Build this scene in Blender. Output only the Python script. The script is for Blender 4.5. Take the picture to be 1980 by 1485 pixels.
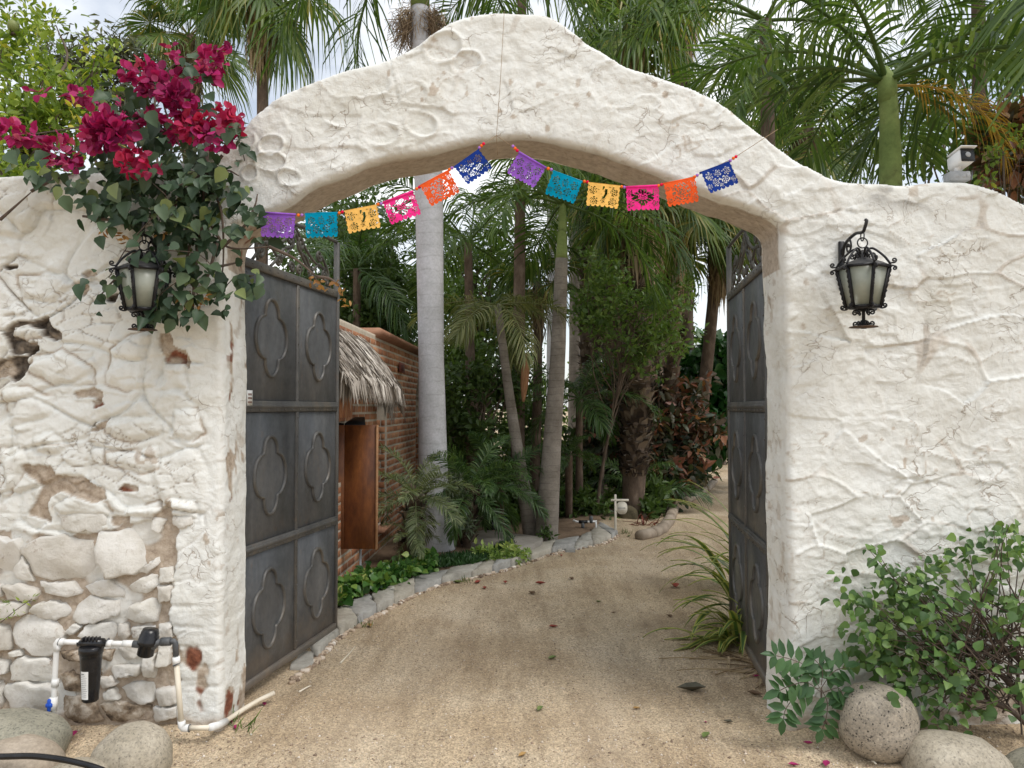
import bpy, bmesh, math, random
import numpy as np
from mathutils import Vector, Matrix
for o in list(bpy.data.objects): bpy.data.objects.remove(o)
random.seed(7); RNG = np.random.default_rng(11)
S = bpy.context.scene; COL = S.collection
R = math.radians
# ---------------------------------------------------------------- camera
FPX, CX, CY, EYE, PITCH = 1488.0, 990.0, 742.5, 1.6, R(1.79)
cam_d = bpy.data.cameras.new('camera'); cam = bpy.data.objects.new('camera', cam_d); COL.objects.link(cam)
cam_d.sensor_width = 36.0; cam_d.lens = FPX/1980*36; cam_d.clip_end = 2000; cam_d.clip_start = 0.05
cam.location = (0, 0, EYE); cam.rotation_euler = (R(90)+PITCH, 0, 0)
S.camera = cam
# ---------------------------------------------------------------- sky, sun, exposure
SUN_TO = Vector((0.44, -0.30, 0.85)).normalized()
elev = math.asin(SUN_TO.z); azim = math.atan2(SUN_TO.x, SUN_TO.y)
W = bpy.data.worlds.new('World'); S.world = W; W.use_nodes = True
nt = W.node_tree; nt.nodes.clear()
def wn(t, **k):
    n = nt.nodes.new(t)
    for a, b in k.items(): setattr(n, a, b)
    return n
sky = wn('ShaderNodeTexSky', sky_type='NISHITA', sun_disc=False, sun_elevation=elev, sun_rotation=azim, air_density=1.0, dust_density=1.5)
bg = wn('ShaderNodeBackground'); out = wn('ShaderNodeOutputWorld'); bg.inputs[1].default_value = 0.11
tc = wn('ShaderNodeTexCoord'); mp = wn('ShaderNodeMapping'); mp.inputs['Scale'].default_value = (1.0, 1.0, 2.2)
nz = wn('ShaderNodeTexNoise'); nz.inputs['Scale'].default_value = 2.3; nz.inputs['Detail'].default_value = 7; nz.inputs['Roughness'].default_value = .55
rp = wn('ShaderNodeValToRGB'); rp.color_ramp.elements[0].position = .40; rp.color_ramp.elements[0].color = (.32,.32,.32,1); rp.color_ramp.elements[1].position = .60; rp.color_ramp.elements[1].color = (.97,.97,.97,1)
mx = wn('ShaderNodeMix', data_type='RGBA'); mx.inputs['B'].default_value = (8.6, 8.7, 8.7, 1)
L = nt.links.new
L(tc.outputs['Generated'], mp.inputs[0]); L(mp.outputs[0], nz.inputs[0]); L(nz.outputs[0], rp.inputs[0])
L(rp.outputs[0], mx.inputs['Factor']); L(sky.outputs[0], mx.inputs['A']); L(mx.outputs['Result'], bg.inputs[0]); L(bg.outputs[0], out.inputs[0])
sd = bpy.data.lights.new('sun', 'SUN'); sd.energy = 1.5; sd.angle = R(26); sd.color = (1, .965, .92)
sun = bpy.data.objects.new('sun', sd); COL.objects.link(sun); sun.rotation_euler = SUN_TO.to_track_quat('Z', 'Y').to_euler(); sun.location = (6, -5, 8)
S.view_settings.view_transform = 'Standard'; S.view_settings.look = 'None'; S.view_settings.gamma = 1; S.view_settings.exposure = 0.52
S.view_settings.use_curve_mapping = False
S.render.engine = 'CYCLES'
# ---------------------------------------------------------------- helpers
def ray(px, py):
    u, v = (px-CX)/FPX, (CY-py)/FPX
    return np.array([u, math.cos(PITCH)-v*math.sin(PITCH), math.sin(PITCH)+v*math.cos(PITCH)])
def P(px, py, Y):
    d = ray(px, py); return d*(Y/d[1])+np.array([0, 0, EYE])
def G(px, py, z=0.0):
    d = ray(px, py); return d*((z-EYE)/d[2])+np.array([0, 0, EYE])
BASE = {}
def setp(o, label=None, cat=None, group=None, kind=None):
    if label: o['label'] = label
    if cat: o['category'] = cat
    if group: o['group'] = group
    if kind: o['kind'] = kind
    return o
def thing(name, label, cat, loc=(0, 0, 0), group=None):
    o = bpy.data.objects.new(name, None); COL.objects.link(o); o.location = [float(c) for c in loc]; o.empty_display_size = .1
    BASE[o] = np.array(loc, float); return setp(o, label, cat, group)
def mesh(name, V, F, m=None, smooth=False, rnd=None, col=None):
    V = np.ascontiguousarray(V, dtype=np.float32)
    if not isinstance(F, (list, tuple)) or (len(F) and not hasattr(F[0], 'ndim')): 
        d = {}
        for f in F: d.setdefault(len(f), []).append(f)
        F = [np.array(a) for a in d.values()]
    F = [np.asarray(a, dtype=np.int32) for a in F if len(a)]
    me = bpy.data.meshes.new(name)
    cnt = np.concatenate([np.full(len(a), a.shape[1], np.int32) for a in F])
    loops = np.concatenate([a.ravel() for a in F])
    me.vertices.add(len(V)); me.vertices.foreach_set('co', V.ravel())
    me.loops.add(len(loops)); me.loops.foreach_set('vertex_index', loops)
    me.polygons.add(len(cnt)); me.polygons.foreach_set('loop_start', np.concatenate([[0], np.cumsum(cnt)[:-1]]).astype(np.int32))
    if smooth: me.polygons.foreach_set('use_smooth', np.ones(len(cnt), bool))
    me.update(calc_edges=True); me.validate()
    if rnd is not None:
        a = me.attributes.new('rnd', 'FLOAT', 'POINT'); a.data.foreach_set('value', np.asarray(rnd, np.float32))
    if col is not None:
        a = me.color_attributes.new('wear_shade', 'FLOAT_COLOR', 'POINT'); a.data.foreach_set('color', np.ascontiguousarray(col, np.float32).ravel())
    if m: me.materials.append(m)
    return me
def mk(name, V, F, m=None, parent=None, smooth=False, rnd=None, col=None, local=False, kind=None):
    V = np.asarray(V, float)
    if parent is not None and not local: V = V-BASE[parent]
    o = bpy.data.objects.new(name, mesh(name, V, F, m, smooth, rnd, col)); COL.objects.link(o)
    if parent is not None: o.parent = parent; BASE[o] = BASE[parent]
    else: BASE[o] = np.zeros(3)
    if kind: o['kind'] = kind
    return o
def inst(name, me, parent=None, M=None):
    o = bpy.data.objects.new(name, me); COL.objects.link(o)
    if parent is not None: o.parent = parent; BASE[o] = BASE[parent]
    if M is not None: o.matrix_basis = M
    return o
def join(items):
    Vs, Fs, Rn, n = [], {}, [], 0
    for it in items:
        V, F = np.asarray(it[0], float), it[1]
        if not isinstance(F, (list, tuple)) or (len(F) and not hasattr(F[0], 'ndim')):
            d = {}
            for f in F: d.setdefault(len(f), []).append(f)
            F = [np.array(a) for a in d.values()]
        Vs.append(V)
        for a in F:
            if len(a): Fs.setdefault(a.shape[1], []).append(np.asarray(a)+n)
        if len(it) > 2: Rn.append(np.broadcast_to(it[2], (len(V),)))
        n += len(V)
    F = [np.concatenate(a) for a in Fs.values()]
    if Rn: return np.concatenate(Vs), F, np.concatenate(Rn)
    return np.concatenate(Vs), F
def tube(pts, rad, n=8, caps=True, flat=1.0):
    p = np.asarray(pts, float); m = len(p); rad = np.broadcast_to(rad, (m,))
    t = np.gradient(p, axis=0); t /= np.linalg.norm(t, axis=1)[:, None]+1e-12
    up = np.array([0, 0, 1.]) if abs(t[0][2]) < .9 else np.array([1., 0, 0])
    a = np.cross(up, t[0]); a /= np.linalg.norm(a); V = []
    th = np.arange(n)*2*np.pi/n+np.pi/n
    for i in range(m):
        a = a-t[i]*np.dot(a, t[i]); a /= np.linalg.norm(a)+1e-12; b = np.cross(t[i], a)
        V.append(p[i]+rad[i]*(np.cos(th)[:, None]*a+flat*np.sin(th)[:, None]*b))
    V = np.concatenate(V); i = np.arange(m-1)[:, None]*n; j = np.arange(n)[None]; k = (j+1) % n
    Q = np.stack([i+j, i+k, i+n+k, i+n+j], -1).reshape(-1, 4); F = [Q]
    if caps:
        V = np.concatenate([V, p[:1], p[-1:]]); c = m*n; jj = np.arange(n)
        F.append(np.concatenate([np.stack([(jj+1) % n, jj, np.full(n, c)], 1), np.stack([jj+(m-1)*n, (jj+1) % n+(m-1)*n, np.full(n, c+1)], 1)]))
    return V, F
def lathe(prof, n=20, center=(0, 0, 0)):
    pr = np.array(prof, float); th = np.arange(n)*2*np.pi/n
    V = np.stack([pr[:, 0][:, None]*np.cos(th), pr[:, 0][:, None]*np.sin(th), np.broadcast_to(pr[:, 1][:, None], (len(pr), n))], -1).reshape(-1, 3)+np.array(center)
    i = np.arange(len(pr)-1)[:, None]*n; j = np.arange(n)[None]; k = (j+1) % n
    return V, [np.stack([i+j, i+k, i+n+k, i+n+j], -1).reshape(-1, 4)]
def box(c, s, bev=0.0, rot=None):
    bm = bmesh.new(); bmesh.ops.create_cube(bm, size=1); bmesh.ops.scale(bm, vec=s, verts=bm.verts)
    if bev: bmesh.ops.bevel(bm, geom=list(bm.edges), offset=bev, segments=1, affect='EDGES')
    V = np.array([v.co for v in bm.verts]); bm.verts.index_update(); F = [[v.index for v in f.verts] for f in bm.faces]; bm.free()
    if rot is not None: V = V@np.array(rot.to_3x3()).T
    return V+np.array(c, float), F
def crom(pts, k=8):
    p = np.asarray(pts, float); q = np.concatenate([2*p[:1]-p[1:2], p, 2*p[-1:]-p[-2:-1]]); o = []
    for i in range(len(p)-1):
        a, b, c, d = q[i:i+4]
        for t in np.arange(k)/k: o.append(.5*(2*b+(c-a)*t+(2*a-5*b+4*c-d)*t*t+(3*b-a-3*c+d)*t**3))
    o.append(p[-1]); return np.array(o)
def h2(ix, iy, s=0):
    n = (ix.astype(np.int64)*374761393+iy.astype(np.int64)*668265263+s*144269504) & 0xffffffff
    n = ((n ^ (n >> 13))*1274126177) & 0xffffffff
    return ((n ^ (n >> 16)) & 0xffff)/65535.
def vn(x, y, s=0):
    ix, iy = np.floor(x), np.floor(y); fx, fy = x-ix, y-iy; ux, uy = fx*fx*(3-2*fx), fy*fy*(3-2*fy)
    a, b, c, d = h2(ix, iy, s), h2(ix+1, iy, s), h2(ix, iy+1, s), h2(ix+1, iy+1, s)
    return (a*(1-ux)+b*ux)*(1-uy)+(c*(1-ux)+d*ux)*uy
def fbm(x, y, s=0, o=4, g=.5):
    x, y = np.asarray(x, float), np.asarray(y, float); r = 0; a = 1; t = 0
    for i in range(o): r = r+a*(vn(x*2**i+17.3*i, y*2**i+9.1*i, s+i)-.5); t += a; a *= g
    return r/t*2
def worley(x, y, s=0, jit=.9):
    ix, iy = np.floor(x), np.floor(y); f1 = np.full(x.shape, 9.); f2 = f1.copy(); cid = np.zeros(x.shape)
    for dx in (-1, 0, 1):
        for dy in (-1, 0, 1):
            jx, jy = ix+dx, iy+dy; qx = jx+.5+jit*(h2(jx, jy, s)-.5); qy = jy+.5+jit*(h2(jx, jy, s+5)-.5)
            d = np.hypot(x-qx, y-qy); n = d < f1
            f2 = np.where(n, f1, np.minimum(f2, d)); cid = np.where(n, h2(jx, jy, s+9), cid); f1 = np.where(n, d, f1)
    return f1, f2, cid
def worley5(x, y, s=0, jit=.9):
    ix, iy = np.floor(x), np.floor(y); f1 = np.full(x.shape, 9.); f2 = f1.copy(); cid = np.zeros(x.shape); ox = cid.copy(); oy = cid.copy()
    for dx in (-1, 0, 1):
        for dy in (-1, 0, 1):
            jx, jy = ix+dx, iy+dy; qx = jx+.5+jit*(h2(jx, jy, s)-.5); qy = jy+.5+jit*(h2(jx, jy, s+5)-.5)
            d = np.hypot(x-qx, y-qy); n = d < f1
            f2 = np.where(n, f1, np.minimum(f2, d)); cid = np.where(n, h2(jx, jy, s+9), cid); ox = np.where(n, x-qx, ox); oy = np.where(n, y-qy, oy); f1 = np.where(n, d, f1)
    t1, t2 = (cid*7.13) % 1-.5, (cid*13.7) % 1-.5
    return f2-f1, cid, ox*t1+oy*t2, ox, oy
def sst(a, b, x): t = np.clip((x-a)/(b-a), 0, 1); return t*t*(3-2*t)
def inpoly(x, z, poly):
    r = np.zeros(x.shape, bool); p = np.asarray(poly); q = np.roll(p, -1, 0)
    for (x1, z1), (x2, z2) in zip(p[:, :2], q[:, :2]):
        if z1 == z2: continue
        c = ((z1 > z) != (z2 > z)) & (x < (x2-x1)*(z-z1)/(z2-z1)+x1); r ^= c
    return r
def pdist(x, z, poly, closed=True):
    p = np.asarray(poly, float)[:, :2]; q = np.roll(p, -1, 0) if closed else p[1:]; p = p if closed else p[:-1]
    best = np.full(x.shape, 1e9); nx, nz = np.zeros(x.shape), np.zeros(x.shape)
    for a, b in zip(p, q):
        e = b-a; l = e@e+1e-12; t = np.clip(((x-a[0])*e[0]+(z-a[1])*e[1])/l, 0, 1); cx, cz = a[0]+t*e[0], a[1]+t*e[1]
        d = (x-cx)**2+(z-cz)**2; m = d < best; best = np.where(m, d, best); nx = np.where(m, cx, nx); nz = np.where(m, cz, nz)
    return np.sqrt(best), nx, nz
def unit(v): return v/(np.linalg.norm(v, axis=-1, keepdims=True)+1e-12)
# ---------------------------------------------------------------- materials
def new_mat(name):
    m = bpy.data.materials.new(name); m.use_nodes = True; n = m.node_tree; n.nodes.clear()
    o = n.nodes.new('ShaderNodeOutputMaterial'); b = n.nodes.new('ShaderNodeBsdfPrincipled'); n.links.new(b.outputs[0], o.inputs[0])
    return m, n, b, o
def node(n, t, **k):
    x = n.nodes.new(t)
    for a, v in k.items():
        if a in x.inputs: x.inputs[a].default_value = v
        else: setattr(x, a, v)
    return x
def ramp(n, src, stops):
    r = n.nodes.new('ShaderNodeValToRGB'); e = r.color_ramp.elements
    while len(e) < len(stops): e.new(.5)
    for i, (p, c) in enumerate(stops): e[i].position = p; e[i].color = (*c, 1) if len(c) == 3 else c
    n.links.new(src, r.inputs[0]); return r.outputs[0]
def noise_tex(n, scale, detail=5, rough=.6, src=None, stretch=None, coord='Object'):
    t = node(n, 'ShaderNodeTexCoord'); s = t.outputs[coord]
    if stretch:
        mm = node(n, 'ShaderNodeMapping'); mm.inputs['Scale'].default_value = stretch; n.links.new(s, mm.inputs[0]); s = mm.outputs[0]
    z = node(n, 'ShaderNodeTexNoise'); z.inputs['Scale'].default_value = scale; z.inputs['Detail'].default_value = detail; z.inputs['Roughness'].default_value = rough
    n.links.new(s, z.inputs[0]); return z.outputs[0]
def mix(n, fac, a, b, mode='MIX'):
    m = node(n, 'ShaderNodeMix', data_type='RGBA', blend_type=mode)
    for s, k in ((fac, 'Factor'), (a, 'A'), (b, 'B')):
        if hasattr(s, 'links') or hasattr(s, 'is_output'): n.links.new(s, m.inputs[k])
        elif k == 'Factor': m.inputs[0].default_value = s
        else: m.inputs[k].default_value = (*s, 1)
    return m.outputs['Result']
def bump(n, b, src, st=.3, dist=.01, prev=None):
    k = node(n, 'ShaderNodeBump'); k.inputs['Strength'].default_value = st; k.inputs['Distance'].default_value = dist
    n.links.new(src, k.inputs['Height'])
    if prev is not None: n.links.new(prev, k.inputs['Normal'])
    n.links.new(k.outputs[0], b.inputs['Normal']); return k.outputs[0]
def nmat(name, stops, scale=8, rough=.8, bst=.3, bdist=.004, bscale=None, metal=0, stretch=None, fine=None, spec=.4, detail=6):
    m, n, b, o = new_mat(name); z = noise_tex(n, scale, detail, .62, stretch=stretch); c = ramp(n, z, stops)
    if fine:
        f = noise_tex(n, fine[0], 3, .7); c = mix(n, fine[1], c, ramp(n, f, [(.3, fine[2]), (.7, fine[3])]), fine[4] if len(fine) > 4 else 'MULTIPLY')
    n.links.new(c, b.inputs['Base Color']); b.inputs['Roughness'].default_value = rough; b.inputs['Metallic'].default_value = metal; b.inputs['Specular IOR Level'].default_value = spec
    if bst: bump(n, b, noise_tex(n, bscale or scale*6, 6, .65, stretch=stretch), bst, bdist)
    return m
def leafmat(name, stops, trans=.28, rough=.42, tcol=None, spec=.4):
    m, n, b, o = new_mat(name); a = node(n, 'ShaderNodeAttribute', attribute_name='rnd')
    oi = node(n, 'ShaderNodeObjectInfo'); ad = node(n, 'ShaderNodeMath', operation='MULTIPLY_ADD'); ad.inputs[1].default_value = .22; n.links.new(oi.outputs['Random'], ad.inputs[0]); n.links.new(a.outputs['Fac'], ad.inputs[2])
    sb = node(n, 'ShaderNodeMath', operation='SUBTRACT'); sb.inputs[1].default_value = .11; n.links.new(ad.outputs[0], sb.inputs[0])
    c = ramp(n, sb.outputs[0], stops); c = mix(n, .35, c, ramp(n, noise_tex(n, 9, 4), [(.3, (.55, .6, .5)), (.7, (1, 1, .95))]), 'MULTIPLY')
    n.links.new(c, b.inputs['Base Color']); b.inputs['Roughness'].default_value = rough; b.inputs['Specular IOR Level'].default_value = spec
    t = node(n, 'ShaderNodeBsdfTranslucent'); n.links.new(mix(n, 1.0, c, (1.25, 1.3, .6), 'MULTIPLY'), t.inputs[0])
    s = node(n, 'ShaderNodeMixShader'); s.inputs[0].default_value = trans; n.links.new(b.outputs[0], s.inputs[1]); n.links.new(t.outputs[0], s.inputs[2]); n.links.new(s.outputs[0], o.inputs[0])
    return m
# ================================================================ ground
def gz(x, y):
    x, y = np.asarray(x, float), np.asarray(y, float)
    z = .022*fbm(x*.7, y*.7, 3, 3)+.007*fbm(x*4, y*4, 5, 3)
    z = z+.05*np.exp(-((y-10.9)/.9)**2)-.05*np.exp(-((y-12.8)/1.1)**2)+.45*sst(13, 26, y)
    rut = 1.5*np.exp(-(((x-.20*(y-4))-.55)/.22)**2)+np.exp(-(((x-.20*(y-4))+.75)/.22)**2)
    z = z-.018*rut*sst(3, 5, y)
    z = z+.05*sst(3.55, 3.8, y)*(1-sst(3.9, 4.3, y))*(sst(1.25, 1.5, x)+sst(1.35, 1.55, -x))
    return z
def graded(a, b, step, far):
    c = np.arange(a, b, step); o = [c]; s, l, r = step, a, c[-1]; lo, hi = [], []
    while r < far: s *= 1.25; r += s; l -= s; hi.append(r); lo.append(l)
    return np.concatenate([lo[::-1], c, hi])
gx, gy = graded(-3.2, 4.5, .045, 500), graded(2.6, 13, .045, 500)
GX, GY = np.meshgrid(gx, gy, indexing='ij'); GZ = gz(GX, GY)
TRK = np.clip(np.exp(-(((GX-.20*(GY-4))-.55)/.26)**2)+np.exp(-(((GX-.20*(GY-4))+.75)/.26)**2), 0, 1)*(.55+.75*fbm(GX*2.5, GY*.9, 7, 3))
def gridfaces(nx, ny):
    i, j = np.meshgrid(np.arange(nx-1), np.arange(ny-1), indexing='ij'); a = (i*ny+j).ravel(); return [np.stack([a, a+ny, a+ny+1, a+1], 1)]
m, n, b, o = new_mat('sandy ground'); c = ramp(n, noise_tex(n, 1.1, 6, .6), [(.30, (.38, .290, .190)), (.5, (.485, .390, .270)), (.68, (.57, .480, .355))])
c = mix(n, .75, c, ramp(n, noise_tex(n, 3.5, 5, .7, stretch=(1.8, .28, 1)), [(.32, (.66, .62, .58)), (.50, (.98, .97, .96)), (.66, (1.18, 1.18, 1.18))]), 'MULTIPLY')
vo = node(n, 'ShaderNodeTexVoronoi'); vo.inputs['Scale'].default_value = 130; tcx = node(n, 'ShaderNodeTexCoord'); n.links.new(tcx.outputs['Object'], vo.inputs[0])
c = mix(n, .65, c, ramp(n, vo.outputs['Color'], [(.1, (.45, .43, .42)), (.5, (1, 1, 1)), (.92, (1.5, 1.45, 1.38))]), 'MULTIPLY')
c = mix(n, .5, c, ramp(n, noise_tex(n, 55, 4, .75), [(.35, (.5, .48, .46)), (.6, (1.15, 1.14, 1.12))]), 'MULTIPLY')
tk = node(n, 'ShaderNodeAttribute', attribute_name='rnd'); c = mix(n, mix(n, 1., tk.outputs['Fac'], (.5, .5, .5), 'MULTIPLY'), c, mix(n, .5, c, ramp(n, noise_tex(n, 12, 5, .6), [(.3, (.52, .43, .325)), (.7, (.66, .57, .455))])))
n.links.new(c, b.inputs['Base Color']); b.inputs['Roughness'].default_value = .95; b.inputs['Specular IOR Level'].default_value = .15
k1 = bump(n, b, noise_tex(n, 30, 6, .7), .55, .012); bump(n, b, vo.outputs['Distance'], .5, .006, k1)
M_SAND = m
setp(mk('ground', np.stack([GX, GY, GZ], -1).reshape(-1, 3), gridfaces(len(gx), len(gy)), M_SAND, smooth=True, rnd=np.clip(TRK, 0, 1).ravel()), 'sandy gravel drive running through the gateway', None, None, 'structure')
# loose gravel grains
def grains(n, xr, yr, smin, smax, ymin_pow=1.0):
    x = RNG.uniform(*xr, n); y = yr[0]+(yr[1]-yr[0])*RNG.random(n)**ymin_pow
    s = smin+(smax-smin)*RNG.random(n)**3; t = np.array([[1, 0, 0], [-.5, .87, 0], [-.5, -.87, 0], [0, 0, .8], [.1, .05, -.5]])
    F0 = np.array([[0, 1, 3], [1, 2, 3], [2, 0, 3], [1, 0, 4], [2, 1, 4], [0, 2, 4]]); a = RNG.uniform(0, 6.28, n); sc = RNG.uniform(.6, 1.4, (n, 3))
    Tm = t[None]*sc[:, None]*s[:, None, None]; X = Tm[..., 0]*np.cos(a)[:, None]-Tm[..., 1]*np.sin(a)[:, None]; Yv = Tm[..., 0]*np.sin(a)[:, None]+Tm[..., 1]*np.cos(a)[:, None]
    V = np.stack([X+x[:, None], Yv+y[:, None], Tm[..., 2]+gz(x, y)[:, None]+.001], -1).reshape(-1, 3); F = (F0[None]+np.arange(n)[:, None, None]*5).reshape(-1, 3)
    return V, [F], np.repeat(RNG.random(n), 5)
gm, n, b, o = new_mat('gravel grains'); at = node(n, 'ShaderNodeAttribute', attribute_name='rnd')
n.links.new(ramp(n, at.outputs['Fac'], [(0, (.17, .12, .085)), (.35, (.38, .285, .20)), (.75, (.54, .43, .32)), (.95, (.70, .62, .53)), (1, (.8, .75, .68))]), b.inputs['Base Color']); b.inputs['Roughness'].default_value = .9
V, F, rn = join([grains(26000, (-2.2, 2.4), (3.2, 5.2), .0016, .0055), grains(12000, (-1.6, 2.6), (5.2, 9.5), .003, .007), grains(2500, (-2.6, 2.8), (3.3, 3.8), .002, .011)])
setp(mk('gravel', V, F, gm, rnd=rn), 'fine tan gravel grains strewn over the drive', 'gravel', None, 'stuff')
# ================================================================ gateway wall
YW, TH = 3.80, .33
def px2xz(pts, Y=YW): return np.array([[P(a, b, Y)[0], P(a, b, Y)[2]] for a, b in pts])
EXT = [(-340, 352), (-200, 350), (0, 340), (170, 334), (300, 322), (380, 305), (430, 284), (465, 252), (500, 215), (560, 176), (650, 141), (735, 119), (800, 89), (850, 52), (900, 29), (985, 20), (1060, 30), (1110, 60), (1152, 91), (1210, 123), (1300, 152), (1380, 190), (1450, 240), (1510, 285), (1570, 325), (1640, 350), (1740, 354), (1800, 350), (1870, 351), (1930, 366), (1990, 392), (2080, 420), (2200, 430), (2340, 430)]
INT = [(1527, 1460), (1527, 1300), (1527, 1100), (1525, 800), (1521, 600), (1516, 480), (1505, 432), (1460, 405), (1400, 384), (1320, 354), (1260, 331), (1200, 310), (1130, 288), (1060, 272), (985, 265), (930, 272), (860, 288), (800, 302), (730, 314), (660, 339), (600, 366), (555, 391), (500, 415), (450, 440), (432, 470), (429, 560), (430, 800), (431, 1100), (428, 1300), (426, 1460)]
ext, inn = crom(px2xz(EXT), 5), crom(px2xz(INT), 5)
inn[:, 0] += .012*fbm(inn[:, 1]*6, inn[:, 0]*6, 31, 3); inn[:, 1] += .012*fbm(inn[:, 0]*7, inn[:, 1]*3, 32, 3); ext[:, 1] += .012*fbm(ext[:, 0]*5, ext[:, 1], 33, 3)
poly = np.concatenate([[[ext[0, 0], -.15]], ext, [[ext[-1, 0], -.15]], [[inn[0, 0], -.15]], inn, [[inn[-1, 0], -.15]]])
ST = .0076
xs, zs = np.arange(-3.25, 3.25, ST), np.arange(-.1, 3.66, ST); XG, ZG = np.meshgrid(xs, zs, indexing='ij')
def masked(XG, ZG, poly, snaps):
    nx, nz = XG.shape; cx, cz = (XG[:-1, :-1]+XG[1:, 1:])/2, (ZG[:-1, :-1]+ZG[1:, 1:])/2
    M = inpoly(cx, cz, poly); pad = np.pad(M, 1); idx = np.arange(nx*nz).reshape(nx, nz); i, j = np.nonzero(M)
    Q = np.stack([idx[i, j], idx[i+1, j], idx[i+1, j+1], idx[i, j+1]], 1); E = []
    for di, dj, va, vb in ((0, -1, (0, 0), (1, 0)), (1, 0, (1, 0), (1, 1)), (0, 1, (1, 1), (0, 1)), (-1, 0, (0, 1), (0, 0))):
        k = ~pad[i+1+di, j+1+dj]; E.append(np.stack([idx[i[k]+va[0], j[k]+va[1]], idx[i[k]+vb[0], j[k]+vb[1]]], 1))
    E = np.concatenate(E); used = np.unique(Q); rm = -np.ones(nx*nz, int); rm[used] = np.arange(len(used)); Q = rm[Q]; E = rm[E]
    x, z = XG.ravel()[used].copy(), ZG.ravel()[used].copy(); ub = np.unique(E); st = XG[1, 0]-XG[0, 0]
    for s in snaps:
        d, px_, pz_ = pdist(x[ub], z[ub], s, False); k = d < st*1.3; x[ub[k]] = px_[k]; z[ub[k]] = pz_[k]
    return x, z, Q, E, ub
wx, wz, WQ, WE, WB = masked(XG, ZG, poly, [ext, inn])
# --- relief of the whitewashed face, in metres towards the viewer, and where the paint has come off
def pz2(pts, ox=0, oy=500, s=2.97): return px2xz([(ox+a/s, oy+b/s) for a, b in pts])
BULGE = [pz2(q) for q in ([(640, 530), (760, 440), (900, 420), (910, 600), (880, 730), (720, 770), (600, 720)], [(180, 560), (350, 520), (520, 620), (540, 720), (300, 720), (170, 640)], [(975, 860), (1130, 850), (1170, 1000), (1100, 1040), (980, 1020)], [(190, 1030), (300, 1000), (390, 1070), (330, 1130), (220, 1110)], [(600, 1110), (900, 1090), (910, 1200), (800, 1230), (600, 1180)], [(620, 920), (900, 900), (910, 1000), (750, 1060), (600, 1000)], [(300, 1420), (460, 1340), (620, 1400), (640, 1485), (330, 1485)], [(0, 1090), (130, 1080), (160, 1180), (60, 1350), (0, 1400)], [(80, 90), (350, 80), (420, 150), (300, 240), (120, 220)], [(940, 620), (1050, 600), (1070, 740), (930, 740)], [(60, 400), (140, 375), (230, 390), (235, 440), (150, 465), (80, 450)], [(720, 1420), (900, 1410), (930, 1484), (700, 1484)], [(980, 1390), (1110, 1400), (1120, 1480), (970, 1480)], [(20, 760), (160, 740), (300, 800), (280, 900), (60, 950)])]
PEEL = [(pz2(q), k) for q, k in (([(10, 430), (40, 380), (110, 345), (190, 350), (260, 335), (300, 400), (350, 430), (345, 460), (300, 470), (230, 440), (235, 400), (150, 378), (80, 400), (70, 440), (150, 470), (215, 480), (220, 520), (170, 560), (60, 545), (40, 480)], 'd'),
    ([(-40, 600), (60, 570), (150, 545), (210, 500), (170, 560), (140, 600), (170, 620), (120, 690), (90, 700), (40, 670), (-40, 700)], 'd'), ([(425, 775), (530, 735), (590, 760), (600, 800), (560, 870), (540, 800), (440, 795)], 'm'), ([(530, 815), (590, 800), (605, 840), (545, 870)], 'r'), ([(495, 1000), (560, 960), (625, 920), (610, 965), (560, 995)], 'm'), ([(505, 970), (545, 945), (550, 960)], 'd'),
    ([(920, 440), (960, 430), (985, 470), (980, 500), (1060, 530), (1090, 590), (1085, 640), (1050, 600), (1000, 600), (950, 590), (920, 510)], 'm'), ([(950, 580), (1000, 530), (1060, 560), (1060, 610), (980, 600)], 'r'), ([(150, 1180), (300, 1185), (330, 1240), (480, 1265), (600, 1330), (625, 1385), (540, 1410), (430, 1370), (350, 1340), (300, 1370), (280, 1420), (300, 1520), (150, 1480), (190, 1380), (240, 1310), (140, 1220)], 'm'),
    ([(660, 1330), (710, 1300), (790, 1305), (800, 1340), (700, 1345)], 'r'), ([(420, 145), (490, 135), (515, 165), (480, 220), (440, 180)], 'm'), ([(635, 1480), (760, 1470), (740, 1560), (640, 1540)], 'm'), ([(940, 1450), (980, 1400), (985, 1560), (930, 1500)], 'm'), ([(480, 90), (540, 70), (555, 90), (500, 110)], 'm'), ([(0, 35), (90, 30), (110, 55), (20, 60)], 'd'), ([(610, 215), (670, 210), (665, 245), (620, 240)], 'd'))]
OVAL = [px2xz([c])[0].tolist()+[rx*3.8/1488, rz*3.8/1488, a] for c, rx, rz, a in (((525, 281), 22, 17, .2), ((523, 316), 27, 17, -.1), ((580, 232), 22, 22, .6), ((653, 222), 36, 22, -.35), ((727, 168), 33, 23, .1), ((793, 184), 32, 26, -.2), ((877, 172), 28, 24, .4), ((812, 240), 29, 22, -.4), ((857, 92), 33, 26, .5), ((470, 272), 20, 16, .2), ((484, 336), 14, 14, 0), ((440, 402), 14, 20, .2), ((620, 290), 30, 20, .3), ((735, 262), 34, 22, .1), ((905, 120), 30, 20, .2), ((560, 345), 24, 16, -.2), ((690, 305), 26, 14, .3))]
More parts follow.
